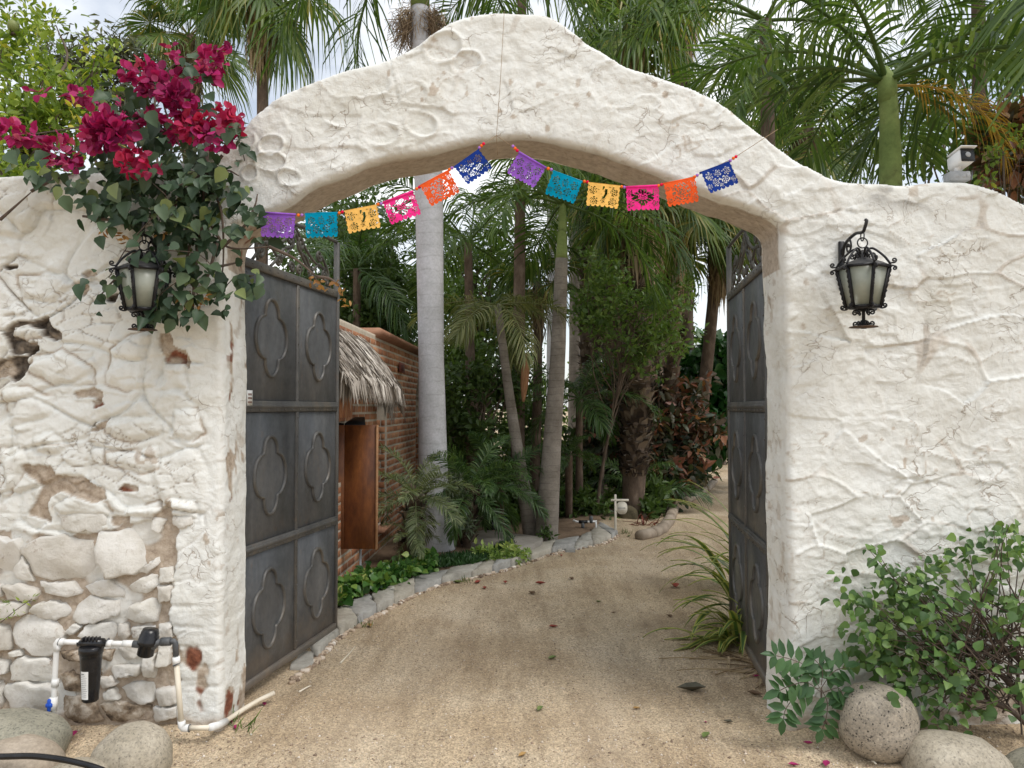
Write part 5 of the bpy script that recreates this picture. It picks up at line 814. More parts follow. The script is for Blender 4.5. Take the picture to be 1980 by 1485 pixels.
FS_PIN = frondset('pin', G_PALM, 'frond', L=1.9, hi=75, lo=-12, arch=75, nl=46, ll=.55, lw=.014, droop=.7); FS_PIND = frondset('pin', G_PALD, 'frond', L=1.9, hi=72, lo=-15, arch=70, nl=50, ll=.55, lw=.013, droop=.8); FS_QUEEN = frondset('pin', G_PALM, 'frond', L=2.4, hi=70, lo=-25, arch=85, nl=64, ll=.62, lw=.011, droop=.95, plume=.45); FS_DATE = frondset('pin', G_SAGE, 'frond', L=.80, hi=78, lo=-20, arch=70, nl=52, ll=.19, lw=.0062, droop=.35, plume=.25, bare=.2); FS_DATEG = frondset('pin', G_PALD, 'frond', L=.95, hi=78, lo=-20, arch=75, nl=52, ll=.22, lw=.008, droop=.5, plume=.25, bare=.15)
FS_YEL = frondset('pin', G_PALY, 'frond', L=1.7, hi=40, lo=-25, arch=60, nl=44, ll=.50, lw=.012, droop=.8); FS_FAN = frondset('fan', G_FAN, 'fan_leaf', R=.72, pl=.75, hi=75, lo=-35, droop=.35, nseg=40); FS_FANF = frondset('fan', G_FAN, 'fan_leaf', R=.80, pl=.70, hi=78, lo=-45, droop=.45, nseg=34, hang=.8); FS_DED = frondset('pin', G_DEAD, 'frond', n=2, L=1.5, hi=25, lo=0, arch=85, nl=40, ll=.45, lw=.010, droop=1.2)
M_ROY = None
def ringed(name, a, b_, c_, sp=14., rc=1.):
    m, n, b, o = new_mat(name); c = ramp(n, noise_tex(n, 5, 6, .65), [(.3, a), (.5, b_), (.72, c_)]); tcx = node(n, 'ShaderNodeTexCoord'); sx = node(n, 'ShaderNodeSeparateXYZ'); n.links.new(tcx.outputs['Object'], sx.inputs[0])
    nz_ = noise_tex(n, 2.0, 3); ma = node(n, 'ShaderNodeMath', operation='MULTIPLY_ADD'); ma.inputs[1].default_value = sp; n.links.new(sx.outputs[2], ma.inputs[0]); mm = node(n, 'ShaderNodeMath', operation='MULTIPLY'); mm.inputs[1].default_value = 1.6; n.links.new(nz_, mm.inputs[0]); n.links.new(mm.outputs[0], ma.inputs[2]); fr = node(n, 'ShaderNodeMath', operation='FRACT'); n.links.new(ma.outputs[0], fr.inputs[0])
    rg = ramp(n, fr.outputs[0], [(0, (.5, .48, .46)), (.06, (.78, .77, .76)), (.12, (1, 1, 1)), (.95, (1, 1, 1)), (1, (.6, .58, .56))]); pt = ramp(n, noise_tex(n, 9, 4), [(.35, (0, 0, 0)), (.6, (1, 1, 1))]); c = mix(n, pt, c, mix(n, rc, c, rg, 'MULTIPLY')); c = mix(n, .45, c, ramp(n, noise_tex(n, 45, 5, .7), [(.35, (.65, .65, .65)), (.6, (1.08, 1.08, 1.08))]), 'MULTIPLY')
    n.links.new(c, b.inputs['Base Color']); b.inputs['Roughness'].default_value = .85; k1 = bump(n, b, fr.outputs[0], .15*rc, .01); bump(n, b, noise_tex(n, 30, 6, .7), .35, .006, k1); return m
M_ROY = ringed('royal palm bark', (.38, .38, .385), (.46, .46, .475), (.54, .54, .565), 7.5, .45); M_RING = ringed('ringed palm bark', (.15, .125, .10), (.235, .205, .17), (.32, .285, .245), 13.); M_FTR = nmat('fibrous fan palm trunk', [(.3, (.06, .042, .030)), (.55, (.14, .10, .072)), (.75, (.24, .185, .14))], 10, .95, .6, .015, stretch=(1, 1, .5)); M_GTR = ringed('green palm stem', (.14, .20, .055), (.20, .27, .08), (.27, .33, .11), 2.); M_BOOT = leafmat('palm boots', [(0, (.05, .035, .026)), (.5, (.17, .125, .09)), (.85, (.32, .26, .20)), (1, (.45, .40, .33))], .02, .9)
def ptrunk(pts, r, n=18, rings=0, amp=.0):
    c = crom(pts, 10) if len(pts) > 2 else np.linspace(pts[0], pts[1], 24); rr_ = np.interp(np.linspace(0, 1, len(c)), np.linspace(0, 1, len(r)), r); rr_ = rr_*(1+amp*np.sin(np.arange(len(c))*2.1)); return tube(c, rr_, n)
def palm(name, label, trunk, r, tm, fs, nf, sc=1.0, crown=None, group=None, a0=0., zlo=0, zhi=None, shaft=None, skirt=0, boots=0, jit=.12, spear=True, cat='palm tree', sub=(0, 99), angs=None, amp=.012):
    trunk = [np.asarray(p, float) for p in trunk]; base = trunk[0].copy(); t = thing(name, label, cat, base, group); mk('trunk', *ptrunk(trunk, r, amp=amp), tm, t, smooth=True); top = trunk[-1] if crown is None else np.asarray(crown, float)
    if shaft is not None: mk('crownshaft', *shaft, M_GTR, t, smooth=True)
    if boots:
        its = []; c = crom(trunk, 10) if len(trunk) > 2 else np.linspace(trunk[0], trunk[1], 24); L_ = len(c)
        for q in range(boots):
            s = RNG.uniform(*(.12, 1) if boots > 0 else (0, 1)); p = np.array([np.interp(s*(L_-1), np.arange(L_), c[:, k]) for k in range(3)]); rr_ = np.interp(s, np.linspace(0, 1, len(r)), r); a = RNG.uniform(0, 6.28); d = np.array([math.cos(a), math.sin(a), 0]); sd = np.array([-d[1], d[0], 0]); ln = RNG.uniform(.09, .20); w = RNG.uniform(.025, .06)
            q0 = p+d*rr_*.9; q1 = q0+d*ln*.35+[0, 0, ln*.7]; q2 = q0+d*ln*.75+[0, 0, ln*RNG.uniform(.5, 1.1)]; its.append((np.array([q0-sd*w*1.3, q0+sd*w*1.3, q1-sd*w, q1+sd*w, q2+d*.01]), [[0, 1, 3, 2], [2, 3, 4]], RNG.random()))
        V, F, rn = join(its); mk('boots', V, F, M_BOOT, t, rnd=rn, kind='stuff')
    if skirt:
        its = []
        for q in range(skirt):
            a = RNG.uniform(0, 6.28); d = np.array([math.cos(a), math.sin(a), 0]); sd = np.array([-d[1], d[0], 0]); h0 = -RNG.random()**1.5*.9*sc; p0 = top+d*(r[-1]*.8)+[0, 0, h0]; ln = RNG.uniform(.35, .95)*sc; o1 = p0+d*RNG.uniform(.05, .22)*sc-[0, 0, ln*.4]; o2 = p0+d*RNG.uniform(.02, .20)*sc-[0, 0, ln]; w = RNG.uniform(.006, .03)*sc; its.append((np.array([p0-sd*w*.4, p0+sd*w*.4, o1-sd*w, o1+sd*w, o2+sd*RNG.normal()*.05]), [[0, 1, 3, 2], [2, 3, 4]], RNG.random()))
        V, F, rn = join(its); mk('dead_skirt', V, F, M_STRAW, t, rnd=rn, kind='stuff')
    nm = 'fan_leaf' if 'fan' in fs[0].name else 'frond'
    for q in range(nf):
        s = (q+.5)/nf; a = a0+q*2.39996 if angs is None else R(angs[q % len(angs)]); i = int(np.clip(round(sub[0]+s*(min(sub[1], len(fs)-1)-sub[0])), 0, len(fs)-1)); k = sc*random.uniform(.86, 1.1)
        inst(nm, fs[i], t, Matrix.Translation(Vector(top-base)) @ Matrix.Rotation(a+random.uniform(-jit, jit), 4, 'Z') @ Matrix.Rotation(random.uniform(-jit, jit), 4, 'Y') @ Matrix.Rotation(random.uniform(-.5, .5), 4, 'X') @ Matrix.Scale(k, 4))
    return t
def gp(px, py, z=.05): q = G(px, py, z); return np.array([q[0], q[1], float(gz(q[0], q[1]))])
def under(px, Y): q = P(px, 800, Y); return np.array([q[0], Y, float(gz(q[0], Y))])
# ================================================================ palms and trees through and above the arch
# royal palm with the pale smooth trunk
b0 = gp(843, 1062, .06); rt = [b0, P(838, 940, b0[1]), P(834, 700, b0[1]), P(831, 480, b0[1]), P(828, 330, b0[1]), P(815, 60, b0[1]), P(812, 15, b0[1])]
tp = rt[-1]; sh = tube([tp, tp+[0, 0, .35], tp+[0, 0, .9], tp+[0, 0, 1.15]], [.105, .115, .09, .05], 16)
t = palm('royal_palm', 'tall royal palm with smooth pale grey trunk beside the brick building', rt, [.215, .165, .140, .150, .158, .120, .10], M_ROY, FS_QUEEN, 10, 1.1, tp+[0, 0, 1.05], None, .3, shaft=sh, amp=0, angs=[100, 20, 200, 345, 183, 60, 172, 205, 5, 160], sub=(1, 5), jit=.06)
its = []
for q in range(700):
    a = RNG.uniform(0, 6.28); sd = np.array([math.cos(a), math.sin(a), 0]); p0 = tp+[0, 0, RNG.uniform(-.10, .0)]+sd*.09; c = tp+np.array([.18*np.sign(sd[0]+.01), -.05, -.28])+RNG.normal(size=3)*[.07, .07, .13]; its.append(tube([p0*.5+c*.5+RNG.normal(size=3)*.05, c, c+RNG.normal(size=3)*[.04, .04, .05]-[0, 0, .06]], .0028, 3, False)+(RNG.random(),))
V, F, rn = join(its); mk('flower_stalks', V, F, M_STRAW, t, rnd=rn, kind='stuff')
def fan_palm(label, cx, cy, Y, sc, nf=16, bx=None, r=(.16, .12, .11), sk=500, bt=0, fs=FS_FAN, tm=None, name='fan_palm', a0=0.): 
    top = P(cx, cy, Y); base = under(bx if bx is not None else cx, Y); return palm(name, label, [base, (base*.5+top*.5)+[.03, 0, 0], top], list(r), tm or M_FTR, fs, nf, sc, group='fan palms behind the wall', skirt=sk, boots=bt, a0=a0)
def pin_palm(label, cx, cy, Y, sc, nf=11, base=None, r=(.10, .075, .06), tm=None, fs=FS_PIN, a0=0., sub=(0, 99), group='feather palms behind the wall', boots=0, skirt=0, mid=None):
    top = P(cx, cy, Y); base = under(cx, Y) if base is None else base; tr = [base]+([mid] if mid is not None else [base*.5+top*.5])+[top]; return palm('feather_palm', label, tr, list(r), tm or M_FTR, fs, nf, sc, group=group, a0=a0, sub=sub, boots=boots, skirt=skirt)
# above the wall, left
fan_palm('fan palm with brown skirt rising behind the magenta bougainvillea', 365, 70, 14, .95, 18, sk=700)
fan_palm('fan palm with thin trunk and ragged skirt left of the arch', 508, -25, 12, .95, 14, 500, (.11, .09, .085), 900, fs=FS_FANF)
# above the arch, right
pin_palm('feather palm fanning out just right of the arch crown', 1010, -80, 10.5, .95, 7, under(1000, 10.5), fs=FS_PIN, a0=1.0, sub=(2, 5))
fan_palm('fan palm behind the right side of the arch crown', 1215, 60, 13.5, 1.2, 18, sk=500, fs=FS_FANF, bx=1205, bt=400)
fan_palm('fan palm with thick brown trunk cut by the top edge', 1312, -60, 15.5, 1.3, 13, sk=900, r=(.2, .19, .18), bx=1322, bt=500)
pin_palm('feather palm over the right shoulder of the arch', 1480, 40, 7.5, .9, 8, under(1500, 7.5), fs=FS_QUEEN, a0=.2, sub=(1, 5))
fan_palm('small fan palm deep behind the right wall', 1560, 250, 12, .9, 16, sk=300)
# green stemmed palm right
top = P(1716, 172, 5.3); base = under(1724, 5.3); tr = [base, base*.4+top*.6+[.0, 0, 0], P(1722, 350, 5.3), P(1719, 220, 5.3), top]; shf = tube([top-[0, 0, .1], top+[0, 0, .0], top+[0, 0, .07], top+[-.01, 0, .16]], [.060, .066, .058, .012], 12)
t = palm('green_stemmed_palm', 'palm with smooth green stem rising behind the right wall', tr, [.085, .080, .075, .062, .058], M_GTR, FS_PIN, 11, .98, top+[-.01, 0, .06], None, shaft=shf, angs=[175, 20, 140, 215, -30, 60, 100, 200, 300], sub=(1, 5), jit=.08)
f = inst('frond', FS_DED[1], t, Matrix.Translation(Vector(top-base+[.03, 0, .02])) @ Matrix.Rotation(R(-12), 4, 'Z') @ Matrix.Scale(.62, 4)); setp(f, 'dying ochre frond')
pin_palm('palm sweeping long fronds in from the right edge', 2110, -130, 4.9, .95, 8, under(2150, 4.9), fs=FS_QUEEN, a0=2.6, sub=(1, 5))
pin_palm('palm with fine fronds against the bright sky at the top right', 1890, -120, 7.5, 1.0, 8, under(1900, 7.5), fs=FS_PIN, a0=.5, sub=(1, 5))
# two slender ringed palms by the kerb
b1 = gp(1055, 1040, .06); tp1 = P(1086, 500, b1[1]); cr1 = P(1088, 395, b1[1])
palm('feather_palm', 'slender palm with ringed grey trunk and green neck by the kerb', [b1, P(1066, 880, b1[1]), P(1078, 700, b1[1]), tp1], [.145, .112, .092, .075], M_RING, FS_PIN, 14, .95, cr1, 'feather palms behind the wall', .4, shaft=tube(crom([tp1, tp1*.6+cr1*.4, cr1, cr1+[0, 0, .25]], 4), np.linspace(.076, .02, 13), 12), sub=(0, 5))
b2 = gp(1030, 1040, .06); pin_palm('thin leaning ringed palm left of the slender palm', 962, 590, b2[1]+.15, .62, 9, b2+[0, .15, 0], (.10, .072, .055, .045), M_RING, FS_YEL, 1.1, mid=P(990, 800, b2[1]+.15), sub=(1, 5))
# fan palms with booted trunks
fan_palm('stout fan palm with shaggy booted trunk behind the little sign', 1240, 380, 11.2, .95, 18, 1222, (.15, .21, .22, .2), 600, 1300)
fan_palm('fan palm with booted trunk left of the stout one', 1140, 330, 14.5, 1.0, 9, 1138, (.2, .2, .18), 400, 800)
fan_palm('pale booted fan palm between two darker trunks', 1178, 300, 15.5, 1.0, 8, 1182, (.22, .2, .18), 400, 600)
fan_palm('slim pale fan palm right of the stout trunk', 1264, 330, 17, 1.0, 8, 1266, (.17, .16, .15), 300, 500)
fan_palm('slim red brown fan palm far down the drive', 1288, 310, 18.5, 1.0, 8, 1292, (.15, .15, .15), 400, 400)
fan_palm('leaning grey fan palm in front of the bright gap', 1392, 440, 14, .95, 16, 1335, (.12, .11, .10), 900)
fan_palm('fan palm crowding under the arch by the orange flag', 1300, 415, 12.6, .95, 15, 1292, (.11, .10, .10), 300, 350)
fan_palm('small fan palm between the two slender trunks', 1040, 545, 11.5, .62, 13, 1030, (.08, .07, .06), 150)
fan_palm('grey trunked palm far behind the slender palm', 1110, 300, 18, 1.0, 7, 1108, (.14, .13, .12), 200, tm=M_RING)
fan_palm('thin pale trunk palm far behind the small fan palm', 1068, 290, 19, 1.0, 7, 1066, (.15, .15, .14), 200, tm=M_ROY)
pin_palm('feather palm arching over the middle of the garden', 1165, 440, 12.8, 1.0, 10, under(1238, 12.8), fs=FS_QUEEN, a0=.8, sub=(1, 4))
pin_palm('dark feather palm behind the thatched canopy', 690, 520, 12.5, .95, 11, under(690, 12.5), fs=FS_PIND, a0=.3)
pin_palm('feather palm just right of the pale royal trunk', 905, 470, 11.5, .9, 11, under(915, 11.5), fs=FS_PIN, a0=1.9)
pin_palm('low dark feather palm left of the shaggy trunk', 1120, 770, 10.8, .62, 10, gp(1120, 1000), (.06, .05, .05), fs=FS_PIND, a0=.7)
pin_palm('low feather palm with fronds hanging behind the sign', 1100, 880, 10.2, .50, 10, gp(1100, 1005), (.05, .05, .05), fs=FS_DATEG, a0=.2)
pin_palm('low green palm at the foot of the copper shrub', 1245, 950, 12.0, .55, 9, gp(1245, 1000), (.05, .05, .05), fs=FS_PIND, a0=.2)
# pygmy date palms in the bed
pin_palm('greyish pygmy date palm in front of the pale trunk', 803, 965, 7.6, .80, 17, gp(790, 1085), (.045, .04, .045), M_FTR, FS_DATE, .4, group='pygmy date palms in the bed', boots=80)
pin_palm('small pygmy date palm low against the brick wall', 795, 1040, 7.3, .42, 10, gp(778, 1096), (.04, .035, .035), M_FTR, FS_DATE, 1.1, group='pygmy date palms in the bed')
pin_palm('green pygmy date palm with dark stem right of the pale trunk', 910, 950, 8.5, .82, 17, gp(903, 1058), (.055, .05, .055), M_FTR, FS_DATEG, .9, group='pygmy date palms in the bed', boots=120)
pin_palm('bushy green date palm behind the thin leaning palm', 965, 930, 9.2, .80, 15, gp(968, 1030), (.05, .05, .05), M_FTR, FS_DATEG, 2.1, group='pygmy date palms in the bed')
# ---------------------------------------------------------------- broadleaf trees and shrubs
BL = lambda *a, **k: broadleaf(*a, **k)
BL('citrus_tree', 'yellow green fruit tree at the upper left over the wall', 'tree', under(-60, 4.7), [(60, 250, 120, 90, 4.5, .35, 150), (20, 120, 90, 90, 4.7, .35, 90), (130, 200, 70, 80, 4.6, .3, 80), (40, 345, 60, 40, 4.1, .2, 60), (60, 30, 80, 45, 4.9, .3, 26), (190, 130, 40, 50, 4.7, .2, 20), (-60, 200, 100, 180, 4.7, .4, 80)], 9, .085, .058, OVATE, G_CIT, .05, 40)
BL('mango_tree', 'greyish drooping tree on the skyline left of the fan palm', 'tree', under(240, 12), [(235, 110, 55, 45, 12, .5, 50), (180, 130, 60, 70, 12, .5, 55), (290, 140, 40, 40, 12, .5, 30), (120, 110, 60, 60, 12, .5, 40), (230, 210, 110, 60, 12, .6, 70), (380, 260, 90, 60, 12, .6, 50)], 14, .18, .17, LANCE, G_MAN, .12, 24, droop=.7)
BL('shade_tree', 'dark leafy tree behind the thatched canopy', 'tree', under(700, 14), [(700, 440, 80, 80, 14, .9, 120), (730, 560, 100, 80, 13.5, .9, 160), (660, 640, 70, 80, 13, .8, 110), (760, 650, 60, 70, 13, .8, 90), (590, 540, 80, 100, 14, .8, 90)], 16, .30, .13, OVATE, G_DARK, .16, 26)
BL('shade_tree', 'leafy tree just right of the pale royal trunk', 'tree', under(930, 15), [(930, 500, 80, 70, 15, .9, 90), (890, 600, 60, 90, 14.5, .9, 110), (970, 620, 70, 70, 15, .9, 90), (900, 700, 70, 60, 14, .8, 90)], 16, .30, .13, OVATE, G_MID, .14, 26)
BL('whorled_leaf_tree', 'bushy small-leaved tree in the middle of the arch', 'tree', gp(1150, 1000), [(1170, 540, 60, 50, 10, .5, 85), (1250, 590, 75, 55, 10, .5, 105), (1180, 620, 70, 55, 9.9, .5, 100), (1280, 650, 60, 40, 10.2, .5, 70), (1130, 600, 30, 40, 10, .4, 35), (1240, 690, 50, 40, 10.2, .4, 50), (1320, 560, 40, 50, 11.4, .4, 30)], 15, .13, .085, OVATE, G_MID, .028, 40, dens=.52)
BL('whorled_leaf_shrub', 'dark open shrub with clustered leaves left of the leaning palm', 'shrub', gp(925, 1020), [(925, 740, 70, 40, 10.2, .4, 55), (880, 790, 40, 50, 10, .4, 40), (985, 760, 45, 50, 10.4, .4, 45), (920, 840, 50, 40, 10, .4, 40), (985, 680, 50, 40, 10.4, .4, 30)], 14, .13, .10, OVATE, G_DARK, .05, 26)
BL('large_leaf_shrub', 'glossy large-leaved shrub next to the right gate leaf', 'shrub', under(1450, 15), [(1395, 690, 55, 40, 15, .6, 60), (1360, 740, 60, 50, 15, .6, 70), (1420, 780, 60, 70, 15, .6, 80), (1380, 830, 60, 60, 14.5, .5, 70), (1460, 720, 60, 80, 15, .6, 60)], 11, .24, .22, HEART, G_BIG, .08, 20, droop=.4)
BL('copperleaf_shrub', 'copper and red leaved shrub by the bend of the drive', 'shrub', gp(1290, 985), [(1300, 790, 70, 50, 12.6, .5, 60), (1330, 850, 75, 60, 12.4, .5, 75), (1265, 860, 50, 60, 12.4, .4, 50), (1300, 920, 70, 35, 12.2, .4, 50), (1250, 760, 35, 35, 12.8, .3, 22)], 11, .16, .17, OVATE, G_COP, .04, 26, droop=.35)
BL('copperleaf_shrub', 'smaller orange red shrub left of the shaggy trunk', 'shrub', gp(1165, 1000), [(1178, 740, 25, 50, 13.2, .3, 30), (1168, 830, 45, 40, 13.0, .3, 40), (1160, 880, 40, 40, 13.0, .3, 30)], 10, .16, .17, OVATE, G_COP, .03, 16, droop=.35)
for k, (lab, px_, Y, bl, mm) in enumerate((('dark undergrowth shrub behind the pygmy date palms', 880, 12.5, [(880, 860, 60, 100, 12.5, .5, 110), (840, 780, 40, 80, 12.8, .5, 60), (930, 920, 70, 60, 12, .5, 80)], G_DARK), ('dark undergrowth shrub between the two slender palms', 1020, 13.5, [(1010, 850, 60, 100, 13.5, .5, 120), (1030, 940, 60, 60, 12.5, .5, 80)], G_DARK), ('dark undergrowth shrub behind the little sign', 1150, 14, [(1130, 900, 60, 80, 13.5, .5, 110), (1200, 900, 50, 70, 13.5, .5, 80)], G_DARK), ('far green shrub beyond the copper one', 1400, 19, [(1370, 830, 60, 60, 19, .7, 90), (1430, 870, 50, 40, 21, .7, 60), (1320, 760, 60, 60, 20, .7, 90)], G_DARK), ('tall far hedge tree behind the booted trunks', 1200, 22, [(1200, 780, 120, 110, 22, 1., 190), (1040, 800, 60, 90, 22, 1., 90), (1320, 700, 70, 90, 23, 1., 110)], G_MID), ('far tree filling the gap right of the royal trunk', 950, 21, [(930, 740, 110, 120, 21, 1., 170), (1000, 600, 80, 90, 22, 1., 90), (880, 560, 60, 100, 22, 1., 90)], G_DARK), ('far tree behind the brick building', 740, 19, [(740, 600, 110, 120, 19, 1., 200), (660, 450, 100, 90, 19, 1., 120)], G_DARK))): BL('background_tree' if Y > 18 else 'undergrowth_shrub', lab, 'tree' if Y > 18 else 'shrub', under(px_, Y), bl, 14, .34 if Y > 15 else .2, .17 if Y > 15 else .13, OVATE, mm, .09, 16, group='background greenery')
for lab, px_, Y, bl, mm in (('backlit tree behind the dip of the right wall', 1560, 13, [(1500, 200, 90, 80, 13, .8, 60), (1600, 300, 90, 60, 13, .8, 70), (1450, 120, 80, 60, 13, .8, 50)], G_MID), ('backlit tree behind the security camera', 1850, 11, [(1800, 280, 90, 60, 11, .7, 60), (1900, 150, 100, 80, 12, .8, 55), (1950, 300, 60, 60, 11, .6, 50)], G_MID)): BL('background_tree', lab, 'tree', under(px_, Y), bl, 12, .30, .14, OVATE, mm, .1, 20, group='background greenery')
BL('croton_shrub', 'dark red leaved shrub at the right edge above the wall', 'shrub', under(1990, 5.6), [(1945, 250, 45, 60, 5.6, .25, 40), (1960, 330, 50, 35, 5.4, .25, 35), (2030, 260, 60, 90, 5.6, .3, 50)], 8, .10, .13, OVATE, G_COP, .03, 20, droop=.4)
BL('young_citrus_shoot', 'thin yellow green shoots beside the security camera', 'shrub', under(1960, 4.4), [(1935, 290, 35, 35, 4.4, .1, 9), (1970, 260, 25, 30, 4.4, .1, 7), (1915, 340, 15, 20, 4.3, .1, 4)], 6, .05, .045, OVATE, G_CIT, .012, 14)
fr = P(26, 50, 4.5); t = thing('green_fruit', 'round green fruit hanging at the upper left corner', 'fruit', fr); V, F = lathe([(.0001, -.040), (.018, -.036), (.031, -.018), (.034, .0), (.030, .018), (.016, .033), (.006, .037), (.0001, .036)], 16); mk('flesh', V+fr, F, nmat('green rind', [(.3, (.12, .16, .04)), (.7, (.22, .25, .08))], 12, .5, .1), t, smooth=True); mk('stalk', *tube([fr+[0, 0, .034], fr+[.01, 0, .08]], .003, 5), M_TWIG, t); mk('calyx', *lathe([(.010, -.038), (.016, -.058), (.012, -.040)], 8, fr), M_TWIG, t)

for k, (lab, px_, Y, bl) in enumerate((('low ferny undergrowth behind the irrigation stub', 1110, 10.9, [(1090, 975, 45, 35, 10.9, .3, 60), (1140, 985, 35, 28, 11.0, .3, 45)]), ('low undergrowth at the foot of the shaggy trunk', 1215, 12.6, [(1190, 975, 40, 30, 12.2, .3, 50), (1255, 985, 40, 28, 12.4, .3, 60)]), ('low dark ferns inside the curved timber edging', 1262, 11.6, [(1258, 965, 34, 28, 11.5, .25, 60), (1285, 945, 30, 25, 12.2, .25, 50), (1245, 990, 26, 16, 11.2, .2, 35)]), ('low undergrowth beside the timber rail', 1330, 14.5, [(1310, 945, 45, 25, 14.2, .3, 60), (1350, 915, 40, 25, 15.5, .3, 50)]), ('low undergrowth behind the concrete pad', 950, 10.2, [(940, 985, 60, 30, 10.2, .3, 70), (1005, 985, 30, 40, 10.4, .3, 50), (870, 1000, 30, 30, 9.6, .25, 35)]), ('low undergrowth between the slender palm and the sign', 1050, 11.8, [(1040, 950, 45, 50, 11.8, .4, 80), (1100, 920, 40, 40, 12, .4, 60)]))): BL('undergrowth_shrub', lab, 'shrub', under(px_, Y), bl, 12, .14, .12, LANCE if k % 2 else OVATE, G_DARK if k != 1 else G_MID, .03, 14, group='background greenery', up=.6)
# ================================================================ bougainvillea over the left pier
YB = 3.62
def pts_px(lst, Y): return [P(a, b, Y if len(c_) == 0 else c_[0]) for a, b, *c_ in lst]
bt = thing('bougainvillea', 'magenta flowering bougainvillea spilling over the left pier and lantern', 'shrub', P(420, 330, 4.3)*[1, 1, 0])
LB = [(230, 300, 60, 30, 22), (330, 335, 85, 40, 40), (235, 375, 70, 32, 34), (380, 395, 60, 45, 34), (300, 430, 70, 30, 22), (420, 330, 40, 50, 20), (330, 275, 85, 30, 26), (215, 195, 30, 30, 10), (365, 130, 22, 18, 5), (150, 300, 60, 30, 16), (60, 325, 50, 22, 10), (300, 215, 60, 26, 14), (300, 500, 45, 20, 9), (370, 525, 60, 25, 15), (450, 540, 42, 18, 13), (340, 580, 50, 22, 19), (300, 598, 25, 12, 7), (492, 430, 18, 34, 11), (462, 372, 18, 14, 4), (172, 568, 12, 14, 3), (212, 538, 18, 14, 4), (420, 460, 35, 45, 12), (365, 460, 40, 30, 12), (270, 555, 18, 14, 5), (440, 240, 20, 40, 6), (390, 590, 30, 14, 6)]
ctr = np.concatenate([np.array([P(a, b, YB) for _ in range(c)])+RNG.normal(size=(c, 3))*np.array([rx*.55*YB/FPX, .055, ry*.55*YB/FPX]) for a, b, rx, ry, c in LB])
up_ = ctr[:, 2] > 2.72; ctr[up_, 1] += RNG.uniform(0, .45, up_.sum()); ctr[:, 1] = np.where(up_, ctr[:, 1], np.minimum(ctr[:, 1], YW-.07))
ctr = ctr[RNG.random(len(ctr)) < np.where(ctr[:, 2] < 2.62, .62, .85)]; n = len(ctr)*4; c = np.repeat(ctr, 4, 0)+RNG.normal(size=(n, 3))*[.035, .025, .035]; c[:, 1] = np.where(c[:, 2] > 2.72, c[:, 1], np.minimum(c[:, 1], YW-.055)); dy = RNG.normal(size=(n, 3))*[.6, .35, .45]+[0, -.25, -.75]; nr = RNG.normal(size=(n, 3))*.35+[.05, -.8, .55]
V, F, rn = leaves(HEART, c, dy, nr, .074*RNG.uniform(.35, 1.25, n)); mk('foliage', V, F, G_BOU, bt, rnd=rn)
st = [[(400, 250, 4.0), (398, 330), (392, 420), (378, 520), (372, 600)], [(398, 330), (330, 400), (240, 425), (160, 418)], [(392, 420), (330, 470), (290, 490), (240, 485)], [(392, 400), (420, 455), (448, 480), (520, 477)], [(430, 300), (405, 340), (428, 410), (432, 500), (425, 560)], [(405, 385), (425, 350), (440, 330), (462, 340)], [(428, 480), (470, 440), (492, 400), (498, 375)], [(300, 500), (230, 535), (195, 570)], [(400, 520), (440, 512), (470, 505)], [(310, 300, 4.0), (300, 230, 4.0), (310, 150, 4.0), (390, 90, 4.0)], [(300, 230, 4.0), (200, 240, 4.0), (60, 260, 4.0)], [(380, 430), (360, 520), (395, 590)], [(420, 470), (400, 540), (385, 560)], [(60, 370, 3.72), (100, 350, 3.74), (140, 335, 3.8)], [(0, 425, 3.72), (60, 372, 3.72)], [(520, 477), (570, 500), (612, 535)], [(612, 535), (640, 540), (662, 562)]]
its = [tube(crom([P(p[0], p[1], p[2] if len(p) > 2 else YB+.06) for p in s], 5), np.linspace(.009, .003, (len(s)-1)*5+1) if k > 1 else np.linspace(.016, .006, (len(s)-1)*5+1), 6) for k, s in enumerate(st)]
for q in range(46):
    a = ctr[RNG.integers(len(ctr))]; b_ = ctr[RNG.integers(len(ctr))]
    if np.linalg.norm(a-b_) < .4: its.append(tube(crom([a, (a+b_)/2+RNG.normal(size=3)*.03, b_], 4), .0025, 4, False))
mk('stems', *join(its), M_TWIG, bt, smooth=True)
M_BRA = leafmat('magenta bract', [(0, (.17, .003, .060)), (.45, (.36, .007, .115)), (.8, (.50, .020, .18)), (1, (.56, .10, .24))], .30, .6); M_BRR = leafmat('red bract', [(0, (.24, .004, .045)), (.5, (.46, .008, .085)), (1, (.60, .04, .13))], .30, .6); M_DRY = leafmat('dried bract', [(0, (.22, .10, .03)), (.5, (.38, .19, .06)), (1, (.52, .30, .13))], .3, .8)
